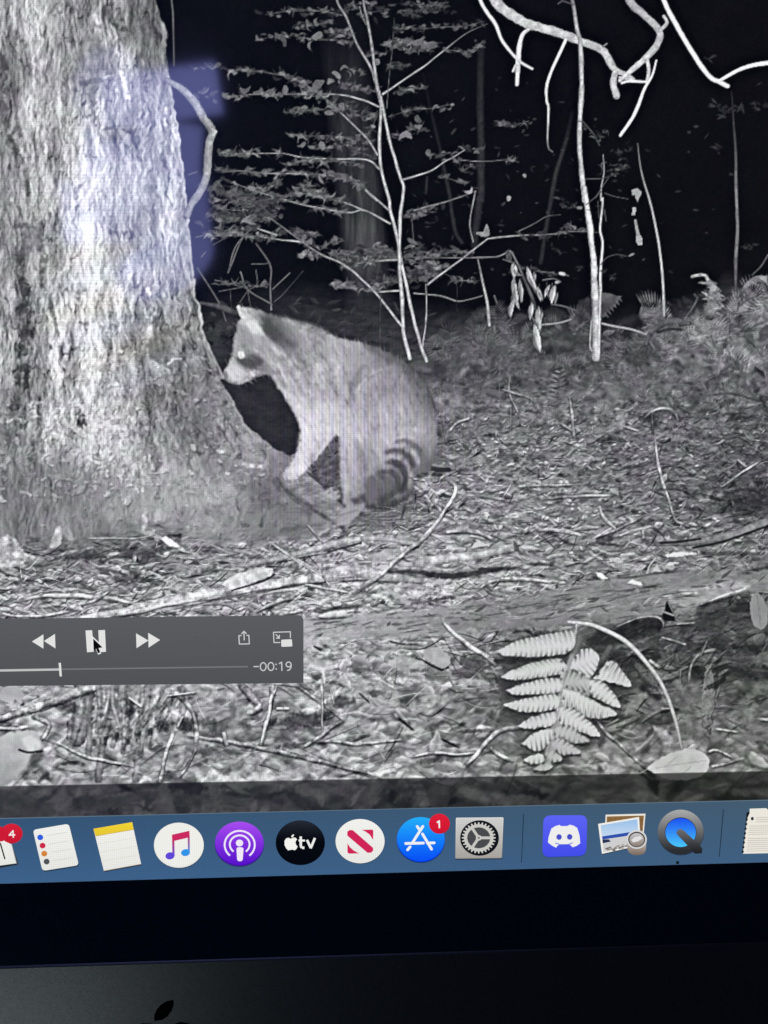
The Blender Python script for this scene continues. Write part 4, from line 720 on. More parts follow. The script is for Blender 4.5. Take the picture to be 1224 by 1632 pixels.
    poly([(1206, 944), (1214, 950), (1222, 968), (1224, 985), (1219, 999), (1212, 1004), (1204, 999), (1197, 985), (1195, 966), (1199, 950)], 140 + 8 * N12, lf, 1, 2); stroke([(1207, 950), (1210, 975), (1212, 1000)], 2, 126, None, .5)
    stick('grey twigs standing in the dark undergrowth at lower right', (z15(890, 340, 900, 270, 940, 215, 1010, 200), 5, 116), (z15(720, 240, 770, 275), 4.5, 178), (z15(940, 230, 970, 160), 4, 100), (z15(855, 345, 858, 280), 3.5, 120), (z15(980, 690, 1040, 680, 1100, 660), 4, 150), (z15(970, 630, 1010, 620, 1080, 655), 4, 150), (z15(1000, 530, 1100, 545), 4, 140), (z15(540, 520, 600, 490), 4, 130))
    for p, v in ((z15(740, 520, 800, 540, 822, 590, 790, 600, 760, 570), 165), (z15(515, 680, 540, 665, 560, 690, 540, 712), 200), (z15(620, 480, 640, 420, 690, 380, 720, 390, 680, 440, 640, 470), 126), (z15(1050, 480, 1150, 440, 1200, 480, 1120, 520), 118), (z15(1160, 230, 1224, 210, 1250, 250, 1180, 260), 112), (z15(800, 380, 900, 350, 950, 370, 920, 420, 830, 410), 108), (z15(840, 420, 930, 500, 970, 580, 920, 600), 112)):
        poly(p, v, None, .7, 5, True, .4)

    # ================= foreground sticks and leaves
    stick('pale slanting stick left of the large fern', (z12(882, 710, 905, 745, 950, 790, 1010, 840, 1070, 876) + z14(1095, 150, 1140, 190), (5, 7, 7, 4), (200, 206, 198, 150)))
    lf2 = new('leaf', 'round pale leaf on a stalk left of the large fern')
    poly(z14(775, 130, 800, 105, 850, 100, 895, 125, 913, 165, 895, 195, 870, 203, 830, 180, 795, 155), 172, lf2, .95, 2, True, .1); stroke(z14(725, 152, 770, 158, 820, 185, 870, 207, 900, 195), 3.5, 42, None, .8); stroke(z14(885, 205, 910, 255, 935, 300), 3, 140, lf2)
    for p, v in ((z14(600, 170, 650, 140, 740, 150, 790, 180, 730, 205, 640, 200), 176), (z14(700, 390, 760, 340, 860, 330, 870, 360, 800, 400, 730, 420), 158), (z14(520, 310, 560, 260, 640, 280, 650, 320, 580, 350), 166), (z14(450, 310, 480, 250, 510, 300), 172), (z14(640, 420, 700, 470, 740, 510, 690, 490), 178), (z14(940, 255, 1040, 250, 1110, 275, 1010, 285), 160),
                 (z14(990, 20, 1010, 0, 1060, 20, 1050, 40), 172), (z14(500, 500, 570, 520, 600, 540, 540, 540), 150), (z14(820, 560, 850, 520, 862, 590), 160), (z14(200, 130, 320, 165, 330, 190, 200, 190), 186), (z14(200, 40, 350, 45, 420, 60, 240, 90), 178), (z14(470, 130, 560, 120, 640, 105, 560, 140), 165), (z14(640, 700, 700, 690, 760, 700), 160)):
        poly(p, v, None, .75, 4, True, .3)
    for x, y, l, w, v in ((479, 1147, 42, 11, 66), (505, 1079, 9, 7, 60), (545, 1118, 22, 10, 86), (690, 1212, 28, 5, 80), (600, 1105, 14, 6, 80), (755, 1165, 22, 4, 60), (760, 1060, 16, 18, 80), (720, 1188, 18, 4, 66), (575, 1068, 20, 4, 90), (480, 1188, 40, 5, 84)): fleck(x, y, l, w, -.06, v, .6, sf=w * .6)
    for p, w, v in ((z14(370, 72, 450, 60, 580, 48), 4, 196), (z14(590, 52, 660, 70, 760, 75, 830, 75), 4, 192), (z14(600, 62, 680, 82, 760, 85), 3, 62), (z14(460, 315, 520, 370), 3, 80), (z14(560, 250, 620, 285, 650, 300), 4.5, 190), (z14(655, 440, 740, 508), 4, 70), (z14(500, 560, 560, 600, 595, 650), 3, 165), (z14(320, 280, 345, 380), 3.4, 150), (z14(1095, 75, 1085, 130), 3.4, 150), (z14(820, 235, 960, 235), 3, 160), (z14(240, 90, 285, 115), 3, 70), (z14(700, 50, 640, 90), 3, 120), (z14(860, 540, 960, 590), 3, 60)):
        stroke(p, w, v, None, .75, .3, .15, fade=.15, soft=2)
    stick('long straight grey stick lying across the bottom foreground', (zl(690, 512, 900, 545, 1040, 570, 1224, 612) + z14(300, 655, 400, 682, 500, 710, 620, 745), (5, 7, 8, 8, 5), (140, 150, 146, 150, 130)))
    stick('thin pale stick lying beside the forked grey twig', (z14(250, 556, 350, 556, 450, 569, 560, 558, 705, 543), 4.5, (150, 165, 140)))
    stick('forked grey twig standing in the bottom foreground', (z14(180, 588, 280, 530, 340, 480, 395, 452), 6, (130, 150)), (z14(160, 280, 280, 368, 340, 410, 400, 455), 5, (145, 150)), (z14(286, 240, 288, 380, 285, 510), 4.5, 155))
    stick('thin pale curved stick left of the large fern foot', (z14(695, 637, 780, 618, 860, 610, 940, 620, 1035, 612), 4.5, (150, 170)))
    stick('bent grey branch under the lower left of the large fern', (z14(960, 702, 1000, 660, 1060, 590, 1110, 530, 1160, 500, 1224, 488) + z15(240, 508, 320, 490), (7, 8, 7, 5), (150, 156, 160, 140)), (z14(1100, 580, 1150, 620, 1224, 655), 6, 158))
    stick('upright pale stem just right of the control bar', (z14(65, 275, 45, 340, 30, 400, 8, 480, 0, 560), (5, 7, 6), (190, 180, 165)), (z14(36, 275, 36, 330), 4.5, 195), (z14(60, 395, 128, 395), 5, 180))
    fl = new('fern', 'withered grey fern with hanging leaflets at lower left')
    for p, w, v in ((zl(330, 340, 320, 430, 300, 520), 34, 138), (zl(385, 330, 395, 400, 385, 500), 12, 150), (zl(440, 330, 440, 400, 470, 490), 7, 165), (zl(480, 330, 480, 420, 495, 530), 14, 146), (zl(575, 335, 570, 430, 545, 560, 530, 690), 13, 148), (zl(620, 330, 605, 400, 600, 520), 19, 172), (zl(655, 400, 652, 460), 14, 204), (zl(420, 470, 400, 560, 385, 690), 12, 130), (zl(520, 450, 525, 550), 11, 148), (zl(455, 500, 440, 560), 9, 150), (zl(350, 480, 345, 600), 9, 138)):
        stroke(p, w, v, fl, .8, .3, .12, soft=3)
    for k_ in range(20):
        x = 122 + 9.4 * k_ + rng.normal(0, 4); h_ = rng.uniform(40, 130) * (1 - .25 * abs(k_ - 9) / 10); y0 = 1094 + rng.uniform(0, 10); b_ = rng.normal(-6, 12)
        stroke([(x + 4.6, y0), (x + 4.6 + b_ * .4, y0 + h_ * .5), (x + 4.6 + b_, y0 + h_ * .9)], (3, 5, 3), 96, None, .38, soft=2.5, fade=.2)
        stroke([(x, y0), (x + b_ * .4, y0 + h_ * .5), (x + b_, y0 + h_)], (5, rng.uniform(6, 12), 3), (176, rng.uniform(140, 190), 130), fl, .62, .3, .25, soft=3.5, fade=.2)
    for x, y, l, w, v in ((106, 1127, 15, 10, 66), (208, 1134, 13, 12, 52), (262, 1154, 13, 14, 46), (297, 1154, 13, 13, 50), (337, 1156, 18, 11, 70), (186, 1175, 5, 10, 60), (205, 1180, 4, 9, 56), (222, 1172, 4, 12, 64), (240, 1166, 4, 9, 60), (150, 1182, 4, 9, 66), (168, 1180, 4, 10, 66), (470, 1150, 36, 14, 82), (330, 1200, 20, 12, 84), (392, 1160, 12, 16, 90), (275, 1235, 12, 8, 80), (215, 1200, 12, 10, 84)): fleck(x, y, l, w, .1, v * 1.1, .6, sf=w * .8)
    sl = 'pale twig in the lower left undergrowth, '
    stick('thick pale branch arching over the lower left undergrowth', (zl(-60, 480, 0, 452, 100, 420, 200, 388, 300, 350, 385, 330), (10, 13, 16, 17, 12), (160, 172, 178, 182)))
    stick('thin bright stick below the thick arching branch', (zl(-60, 500, 0, 488, 60, 492, 115, 486), 6, 205))
    stick('short grey stick curving down to the pale lump', (zl(120, 440, 190, 470, 178, 510, 155, 535), 7.5, 172))
    stick('straight pale stick slanting right from the pale lump', (zl(203, 538, 260, 565, 330, 600, 420, 618, 530, 642), (4, 5.5, 4), (190, 172, 150)))
    stick('grey stem arching right of the withered fern', (zl(660, 345, 700, 365, 740, 405, 765, 470, 765, 560), 8, (150, 165)), (zl(680, 498, 655, 560, 640, 620, 622, 705), 6.5, 170), (zl(715, 440, 690, 490), 5, 165), (zl(765, 568, 740, 620, 700, 685), 5, 140))
    stick('upright pale stem under the right end of the control bar', (zl(1062, 310, 1055, 400, 1035, 490, 1015, 562), 6.5, (195, 180)))
    stick('broad pale stalk under the control bar', (zl(930, 310, 975, 360, 1010, 410, 960, 430), (10, 14, 8), 176), (zl(870, 500, 885, 560), 8, 150), (zl(650, 365, 770, 350), 4, 176), (zl(500, 370, 555, 410), 4, 186))
    ml = new('pale_lump', 'large rounded pale leaf lump at the lower left corner')
    poly(zl(-90, 560, 0, 525, 60, 505, 130, 500, 165, 540, 165, 585, 130, 620, 95, 660, 40, 705, 0, 718, -90, 720), 186 - .32 * (Y - 1165) + 12 * fbm(X / 14, Y / 14, 141, 3), ml, .97, 4); poly(zl(140, 560, 170, 580, 150, 630, 90, 690, 50, 712, 100, 650), 78, None, .6, 7); poly(zl(85, 530, 130, 520, 160, 550, 150, 580, 110, 580), 205, ml, .7, 4); stroke(zl(75, 575, 110, 585, 165, 580), 3.5, 70, None, .7)
    ld = new('leaf', 'round pale leaf just under the control bar at left'); poly([(0, 1100), (10, 1094), (26, 1095), (37, 1104), (36, 1114), (24, 1120), (8, 1119), (0, 1112)], 176 + 8 * N12, ld, .95, 2); stroke(zl(60, 385, 75, 410), 4, 150, ld)
    for p, v in ((zl(800, 690, 820, 650, 860, 665, 900, 680, 880, 695), 202), (zl(100, 350, 200, 330, 300, 340, 200, 375), 178), (zl(760, 650, 770, 700, 800, 700), 176), (zl(940, 600, 1010, 610, 990, 680, 900, 650), 160), (zl(1090, 640, 1200, 620, 1224, 660, 1120, 690), 150), (zl(0, 400, 60, 390, 90, 420), 180), (zl(800, 330, 900, 350, 930, 380, 840, 370), 165)):
        poly(p, v, None, .7, 4, True, .35)

    # ================= the big fern and the stalked leaf
    bf = new('fern', 'large bright fern frond in the right foreground')
    poly(z15(380, 140, 520, 110, 660, 300, 590, 480, 420, 650, 290, 720, 200, 680, 120, 440, 110, 230), 64, None, .45, 14)
    stroke(z15(430, 150, 400, 240, 380, 310), (14, 10), (118, 150), bf, .9, soft=4)
    stroke(z15(560, 190, 500, 280, 480, 360), 10, 104, None, .9, soft=4)
    pin = [(80, 205, 180, 160, 300, 133, 400, 122, 415, 175, 370, 214, 230, 229, 120, 223), (98, 312, 200, 265, 330, 235, 375, 262, 355, 300, 230, 321, 130, 324), (120, 370, 200, 340, 330, 316, 365, 345, 335, 381, 220, 389, 150, 384), (113, 430, 200, 405, 330, 388, 352, 418, 322, 452, 210, 461, 140, 446),
           (170, 522, 230, 482, 325, 460, 335, 495, 302, 522, 215, 530), (188, 592, 240, 552, 312, 530, 315, 580, 255, 625), (198, 662, 240, 640, 278, 642, 278, 675, 230, 678),
           (390, 275, 420, 220, 455, 192, 512, 222, 502, 285, 470, 318, 430, 300), (492, 320, 562, 243, 612, 290, 648, 352, 570, 338), (470, 330, 520, 328, 575, 382, 602, 442, 530, 416, 480, 390), (355, 365, 430, 384, 520, 428, 590, 470, 500, 487, 420, 470, 365, 430), (335, 445, 400, 446, 470, 498, 518, 562, 440, 547, 350, 510), (318, 530, 370, 518, 430, 550, 472, 585, 400, 592, 330, 562),
           (305, 590, 340, 568, 400, 600, 435, 632, 350, 637), (288, 640, 320, 623, 358, 660, 320, 672), (355, 300, 400, 290, 470, 330, 455, 375, 400, 360, 350, 340), (240, 700, 275, 680, 320, 690, 280, 712)]
    for n_, p in enumerate(pin):
        pp = np.array(z15(*p)); poly([(a, b + 4) for a, b in pp], 50, None, .75, 5)
    poly(z15(395, 220, 470, 300, 480, 380, 400, 480, 350, 600, 300, 690, 290, 600, 330, 460, 350, 330), 168, bf, .9, 5)
    for n_, p in enumerate(pin):                    # each pinna is a row of leaflets on a midrib
        pp = np.array(z15(*p)); tip = pp[0] if n_ < 7 else pp[np.argmax(pp[:, 0])]
        base = pp[np.argmax(np.hypot(*(pp - tip).T))]; ax = base - tip; ln = np.hypot(*ax); ax /= ln; nr = np.array([-ax[1], ax[0]])
        vb = 206 if n_ < 12 else 182
        def inside(q):
            c = False
            for a, b in zip(pp, np.roll(pp, -1, 0)):
                if (a[1] > q[1]) != (b[1] > q[1]) and q[0] < (b[0] - a[0]) * (q[1] - a[1]) / (b[1] - a[1]) + a[0]: c = not c
            return c
        side_ = (X - tip[0]) * nr[0] + (Y - tip[1]) * nr[1]; along = (X - tip[0]) * ax[0] + (Y - tip[1]) * ax[1] + .35 * np.abs(side_)
        lob = np.cos(along * 2 * math.pi / 8.2) * .5 + .5
        poly(pp, vb * (1.03 - .15 * lob ** 4 * np.clip(np.abs(side_) / 7, .15, 1)) + 9 * N12 + 5 * N5, bf, 1, 2.2)
        for t in np.arange(.26, .99, 8.2 / ln):
            c_ = tip + ax * ln * t
            for sgn in (-1, 1):
                r = 1.
                while r < 34 and inside(c_ + nr * sgn * r): r += 1.
                if r > 4:
                    sk_ = ax * r * .25
                    stroke([c_ + nr * sgn * (r + 1.5) - sk_, c_ + nr * sgn * r * rng.uniform(.30, .6)], (4.4, 1.), (vb * .38, vb * .78), None, rng.uniform(.5, .9), 0, soft=2., lit=0)
    stroke(z15(400, 240, 365, 340, 345, 450, 318, 560, 285, 690), (3, 2), (150, 140), bf, .5)
    stick('pale stem curving under the right side of the large fern', (z15(500, 490, 545, 550, 600, 595, 660, 650, 715, 695), (4, 6, 6), (120, 140, 146)))
    sk = new('leaf_stalk', 'long pale arching stalk above the oval leaf at right')
    stroke(z15(385, 82, 430, 86, 500, 100, 620, 160, 710, 250, 780, 350, 830, 480, 862, 615), (5, 7, 7, 6.5, 6, 5), (200, 205, 196, 182, 172, 168), sk, 1, .3, .02); stroke(z15(420, 92, 415, 132), 4, 180, sk)
    lo = new('leaf', 'large oval pale leaf at the bottom right of the video')
    poly(z15(715, 700, 745, 672, 800, 640, 870, 617, 930, 622, 972, 655, 970, 700, 930, 735, 860, 748, 790, 738), 188 + 8 * fbm(X / 12, Y / 12, 161, 2), lo, 1, 2)
    for p in (z15(730, 700, 850, 680, 960, 665), z15(790, 690, 840, 650), z15(850, 735, 900, 690)): stroke(p, 2, 172, None, .4)

    for p, v in (([(244, 1300), (250, 1268), (257, 1248), (266, 1248), (274, 1275), (279, 1300)], 176), ([(-40, 1256), (30, 1262), (70, 1280), (84, 1300), (-40, 1304)], 150), ([(560, 1297), (575, 1262), (600, 1245), (618, 1245), (600, 1275), (580, 1297)], 150), ([(690, 1290), (680, 1262), (700, 1250), (716, 1262), (712, 1290)], 128), ([(110, 1286), (190, 1268), (250, 1260), (240, 1272), (150, 1292)], 130), ([(330, 1252), (340, 1250), (346, 1262), (336, 1268)], 180)):
        poly(p, v, None, .8, 4, True, .2)
    # ================= camera-like sharpening and screen tint
    gm = np.clip(blur(((ID != 0) & (ID != rac) & (ID != bf) & (ID != hole)).astype(np.float32), 3.), 0, 1) * np.clip((L - 20) / 40, 0, 1) * np.clip((Y - 480) / 60 + (X < ex[:, None] + 3), 0, 1)
    mL = blur(L, 16.)
    L[:] = mL + (L - mL) * (1 + (.12 + .38 * np.clip((Y - 1070) / 40, 0, 1) * np.clip((900 - X) / 200, .3, 1)) * gm)
    rm = blur(((ID == rac) | (ID == bf)).astype(np.float32), 2.)
    L += (.42 * (L - blur(L, 2.4)) * np.clip(L / 60, 0, 1) + .20 * (L - blur(L, 9))) * (1 - .75 * rm)
    L[:] = np.clip(L, 8, 252)
    L += rng.normal(0, 1.6, L.shape) * np.clip(L / 50, .2, 1) + 2.0 * fbm(X / 3.1, Y / 3.1, 171, 1)
    Lb = blur(L, 5.)
    dim = np.clip((Y - (1252 - X * .0196)) / 1.6, 0, 1)
    L[:] = L * (1 - dim) + (10 + (.65 * L + .35 * Lb) * .34) * dim
    edge_line = np.exp(-((Y - (1252 - X * .0196)) / 1.4) ** 2); L += edge_line * 10
    tx = np.clip(X / 1224, 0, 1); dk = np.clip(1 - L / 70, 0, 1)
    R = L - dk * (2.5 - tx * 2); Gc = L + .5 - dk * .5; B = L * 1.0 + 3.5 + dk * (9 - 8 * tx)
    warm = np.clip((Y - 800) / 500, 0, 1) * np.clip((X - 500) / 500, 0, 1); B -= warm * 6; R -= warm * 1
    gl = 1 + .055 * np.exp(-((X - 560) / 190) ** 2 - ((Y - 680) / 190) ** 2) * np.sin(X * 2 * math.pi / 5.6) + .03 * np.exp(-((X - 150) / 160) ** 2 - ((Y - 380) / 260) ** 2) * np.sin(Y * 2 * math.pi / 5.6)
    R *= gl; Gc *= gl; B *= gl
    cn = fbm(X / 26, Y / 18, 191, 2) * np.clip(L / 70, 0, 1); R += 2.5 * cn; B += 3.5 * cn; Gc -= 1.5 * cn
    # coloured moire of the screen grid over the raccoon and bark
    mz = np.exp(-((X - 560) / 150) ** 2 - ((Y - 690) / 150) ** 2) * np.clip(L / 120, 0, 1)
    ph = np.sin(X / 2.6 + 3 * fbm(X / 90, Y / 200, 181, 2)); R += mz * (2 + 4 * ph); B += mz * (5 - 6 * ph); Gc += mz * (-2 + 3 * ph)
    mw = np.exp(-((X - 190) / 120) ** 2 - ((Y - 480) / 150) ** 2); wv = np.sin(Y / 15 + X / 40); B += mw * 5 * wv; R -= mw * 3 * wv
    rgb = np.clip(np.stack([R, Gc, B], -1), 0, 255) / 255.
    return gx, gy, rgb.astype(np.float32), ID, kinds
#PAINT-END

# ------------------------------------------------------------------ materials
def nodes_of(name):
    m = bpy.data.materials.new(name); m.use_nodes = True
    return m, m.node_tree.nodes, m.node_tree.links, m.node_tree.nodes['Principled BSDF']
def lit_screen(name, grid=.045, rough=.058):
    """the lit, glossy, laminated display: colours come from the screen cells, the fine grid from its pixel rows"""
    m, n, l, p = nodes_of(name)
    p.inputs['Base Color'].default_value = (.004, .004, .005, 1); p.inputs['Roughness'].default_value = rough
    p.inputs['Specular IOR Level'].default_value = .5
    at = n.new('ShaderNodeAttribute'); at.attribute_name = 'cell'
    tc = n.new('ShaderNodeTexCoord'); sp = n.new('ShaderNodeSeparateXYZ'); l.new(tc.outputs['Object'], sp.inputs[0])
    acc = None
    for ax, per in (('X', .00059), ('Z', .00063)):
        mu = n.new('ShaderNodeMath'); mu.operation = 'MULTIPLY'; mu.inputs[1].default_value = 2 * math.pi / per; l.new(sp.outputs[ax], mu.inputs[0])
        si = n.new('ShaderNodeMath'); si.operation = 'SINE'; l.new(mu.outputs[0], si.inputs[0])
        if acc is None: acc = si
        else:
            ad = n.new('ShaderNodeMath'); ad.operation = 'ADD'; l.new(acc.outputs[0], ad.inputs[0]); l.new(si.outputs[0], ad.inputs[1]); acc = ad
    ma = n.new('ShaderNodeMath'); ma.operation = 'MULTIPLY_ADD'; ma.inputs[1].default_value = grid; ma.inputs[2].default_value = 1.0; l.new(acc.outputs[0], ma.inputs[0])
    vm = n.new('ShaderNodeVectorMath'); vm.operation = 'SCALE'; l.new(at.outputs['Color'], vm.inputs[0]); l.new(ma.outputs[0], vm.inputs['Scale'])
    l.new(vm.outputs[0], p.inputs['Emission Color']); p.inputs['Emission Strength'].default_value = 1.0
    return m
M_VIDEO = lit_screen('lit_video'); M_UI = lit_screen('lit_interface', .05)
def plain(name, col, rough, metal=0., noise=0., scale=900., bump=0.):
    m, n, l, p = nodes_of(name)
    p.inputs['Roughness'].default_value = rough; p.inputs['Metallic'].default_value = metal
    tc = n.new('ShaderNodeTexCoord'); nz = n.new('ShaderNodeTexNoise'); nz.inputs['Scale'].default_value = scale; nz.inputs['Detail'].default_value = 4
    l.new(tc.outputs['Object'], nz.inputs['Vector'])
    mx = n.new('ShaderNodeMix'); mx.data_type = 'RGBA'; l.new(nz.outputs['Fac'], mx.inputs[0])
    mx.inputs[6].default_value = tuple(c * (1 - noise) for c in col) + (1,); mx.inputs[7].default_value = tuple(c * (1 + noise) for c in col) + (1,)
    l.new(mx.outputs[2], p.inputs['Base Color'])
    if bump:
        b = n.new('ShaderNodeBump'); b.inputs['Strength'].default_value = bump; b.inputs['Distance'].default_value = .00005
        l.new(nz.outputs['Fac'], b.inputs['Height']); l.new(b.outputs[0], p.inputs['Normal'])
    return m
M_BEZEL = plain('black_bezel_glass', (.011, .026, .044), .08, 0, .2, 300)
M_ALU = plain('blasted_aluminium', (.30, .315, .32), .37, 1.0, .45, 2200, .5)
M_EMB = plain('black_emblem_gloss', (.002, .002, .002), .12, 0, .1, 300)

# ------------------------------------------------------------------ mesh helpers
def srgb(c):
    c = np.asarray(c, float); return np.where(c <= .04045, c / 12.92, ((c + .055) / 1.055) ** 2.4)
LAYER = 3.0e-5                                    # spacing of the picture's layers under the glass
def link(name, me, mat, parent, label=None, kind=None):
    me.materials.append(mat); o = bpy.data.objects.new(name, me); C.objects.link(o); o.parent = parent
    if label: o['label'] = label
    if kind: o['kind'] = kind
    return o
def grid_mesh(name, verts, quads, colors):
    me = bpy.data.meshes.new(name); nq = len(quads)
    me.vertices.add(len(verts)); me.vertices.foreach_set('co', verts.astype(np.float32).ravel())
    me.loops.add(nq * 4); me.loops.foreach_set('vertex_index', quads.astype(np.int32).ravel())
    me.polygons.add(nq); me.polygons.foreach_set('loop_start', np.arange(0, nq * 4, 4, dtype=np.int32))
    me.update(calc_edges=True)
    at = me.attributes.new('cell', 'FLOAT_COLOR', 'POINT')
    at.data.foreach_set('color', np.c_[colors, np.ones(len(colors))].astype(np.float32).ravel())
    return me
class Flat:
    """flat coloured shapes of the screen interface, in measured points"""
    def __init__(self, level): self.v = []; self.f = []; self.c = []; self.k = 0; self.level = level
    def poly(self, pts, col):
        pts = [tuple(map(float, p)) for p in pts]; b = len(self.v)
        x, z = glass(np.array([p[0] for p in pts]), np.array([p[1] for p in pts]))
        y = -(self.level * LAYER + self.k * 2.5e-6); self.k += 1
        for i, p in enumerate(pts):
            self.v.append((x[i], y, z[i])); c = col(*p) if callable(col) else col
            self.c.append(srgb(np.array(c) / 255.))
        for t in tessellate_polygon([[Vector((x[i], z[i], 0)) for i in range(len(pts))]]):
            a, c_, d = t
            n = (x[c_] - x[a]) * (z[d] - z[a]) - (x[d] - x[a]) * (z[c_] - z[a])
            self.f.append((b + a, b + c_, b + d) if n > 0 else (b + a, b + d, b + c_))
        return self
    def ellipse(self, cx, cy, rx, ry, col, rot=0., n=40, a0=0, a1=360):
        A = np.radians(np.linspace(a0, a1, n, endpoint=(a1 - a0) < 360)); c, s_ = math.cos(rot), math.sin(rot)
        return self.poly([(cx + rx * math.cos(a) * c - ry * math.sin(a) * s_, cy + rx * math.cos(a) * s_ + ry * math.sin(a) * c) for a in A], col)
    def ring(self, cx, cy, rx, ry, w, col, a0=0, a1=360, n=40):
        A = np.radians(np.linspace(a0, a1, n)); o = [(cx + (rx + w / 2) * math.cos(a), cy + (ry + w / 2) * math.sin(a)) for a in A]
        i = [(cx + (rx - w / 2) * math.cos(a), cy + (ry - w / 2) * math.sin(a)) for a in A]
        for k in range(n - 1):
            self.poly([o[k], o[k + 1], i[k + 1], i[k]], col); self.k -= 1
        self.k += 1; return self
    def line(self, pts, w, col, cap=True):
        pts = [np.array(p, float) for p in pts]
        for a, b in zip(pts[:-1], pts[1:]):
            d = b - a; d = d / np.hypot(*d) * w / 2; q = np.array([-d[1], d[0]])
            if cap:
                A = np.linspace(math.pi / 2, 3 * math.pi / 2, 7); e = [a + d * (-math.cos(t)) * -1 + q * math.sin(t) for t in A]
                g = [b - d * (-math.cos(t)) * -1 - q * math.sin(t) for t in A]; self.poly(e + g, col)
            else: self.poly([a + q, a - q, b - q, b + q], col)
        return self
    def build(self, name, parent, label=None, mat=None):
        me = bpy.data.meshes.new(name); me.from_pydata(self.v, [], self.f); me.update()
        at = me.attributes.new('cell', 'FLOAT_COLOR', 'POINT')
        at.data.foreach_set('color', np.c_[np.array(self.c), np.ones(len(self.c))].astype(np.float32).ravel())
        return link(name, me, mat or M_UI, parent, label)
def rounded(pts, r):
    """corners of a polygon rounded to radius r"""
    P = [np.array(p, float) for p in pts]; out = []
    for i, p in enumerate(P):
        a, b = P[i - 1], P[(i + 1) % len(P)]
        u = (a - p) / np.hypot(*(a - p)); v = (b - p) / np.hypot(*(b - p))
        for t in np.linspace(0, 1, 7): out.append(tuple((p + u * r) * (1 - t) ** 2 + p * 2 * t * (1 - t) + (p + v * r) * t * t))
    return out
def grad(y0, c0, y1, c1):
    c0 = np.array(c0, float); c1 = np.array(c1, float)
    return lambda x, y: c0 + (c1 - c0) * min(1, max(0, (y - y0) / (y1 - y0)))
def box(name, x0, x1, y0, y1, z0, z1, mat, parent, bevel=0.):
    import bmesh
    bm = bmesh.new(); bmesh.ops.create_cube(bm, size=1)
    for v in bm.verts: v.co = Vector(((x0 + x1) / 2 + v.co.x * (x1 - x0), (y0 + y1) / 2 + v.co.y * (y1 - y0), (z0 + z1) / 2 + v.co.z * (z1 - z0)))
    if bevel: bmesh.ops.bevel(bm, geom=bm.edges[:], offset=bevel, segments=3, affect='EDGES', profile=.5)
    me = bpy.data.meshes.new(name); bm.to_mesh(me); bm.free()
    return link(name, me, mat, parent)

# ------------------------------------------------------------------ the computer
comp = bpy.data.objects.new('desktop_computer', None); C.objects.link(comp)
comp['label'] = 'all-in-one desktop computer whose screen plays a night video of a raccoon'; comp['category'] = 'computer'
Z_SCR = 0.20                                      # lower edge of the lit display
Z_CHIN = float(glass(258.0, 1530.0)[1])           # where black glass meets the metal chin
SW, SH = 0.597, 0.336
Z_TOP = Z_SCR + SH
# black glass frame round the display
bt = .0266
def frame_mesh():
    xo, xi = SW / 2 + bt, SW / 2; zo0, zo1 = Z_CHIN, Z_TOP + bt
    v = [(-xo, 0, zo0), (xo, 0, zo0), (xo, 0, zo1), (-xo, 0, zo1), (-xi, 0, Z_SCR), (xi, 0, Z_SCR), (xi, 0, Z_TOP), (-xi, 0, Z_TOP)]
    f = [(0, 1, 5, 4), (1, 2, 6, 5), (2, 3, 7, 6), (3, 0, 4, 7)]
    b = len(v); v += [(x, .003, z) for x, y, z in v[:4]]
    f += [(0, b, b + 1, 1), (1, b + 1, b + 2, 2), (2, b + 2, b + 3, 3), (3, b + 3, b, 0)]
    me = bpy.data.meshes.new('bezel'); me.from_pydata(v, [], f); me.update(); return me
link('bezel', frame_mesh(), M_BEZEL, comp, 'glossy black bezel under the screen')
chin = box('chin', -SW / 2 - bt, SW / 2 + bt, -.0002, .012, Z_CHIN - .072, Z_CHIN - .0003, M_ALU, comp, .0008)
chin['label'] = 'dark grey metal chin below the black bezel'
box('housing', -SW / 2 - bt + .004, SW / 2 + bt - .004, .0125, .034, Z_CHIN - .070, Z_TOP + bt - .003, M_ALU, comp, .008)
# emblem: the leaf and the apple body, inlaid in the chin
def emblem():
    F = Flat(0)
    leaf = [(246, 1626), (246, 1617), (250, 1608), (257, 1600), (266, 1595), (277, 1593), (277, 1601), (274, 1610), (267, 1619), (258, 1625)]
    body = [(262, 1637), (275, 1632), (288, 1628), (300, 1630), (311, 1637), (318, 1645), (308, 1655), (303, 1668), (305, 1683), (314, 1694), (321, 1698), (314, 1715), (303, 1731), (290, 1739), (276, 1736), (262, 1732), (248, 1736), (234, 1740),
            (220, 1731), (206, 1712), (198, 1690), (196, 1667), (202, 1648), (213, 1636), (227, 1630), (241, 1631), (252, 1635)]
    F.poly(leaf, (0, 0, 0)); F.poly(body, (0, 0, 0))
    F.v = [(x, -.00026, z) for x, y, z in F.v]
    return F.build('emblem', chin, 'black fruit shaped emblem with a leaf on the chin', M_EMB)
emblem()
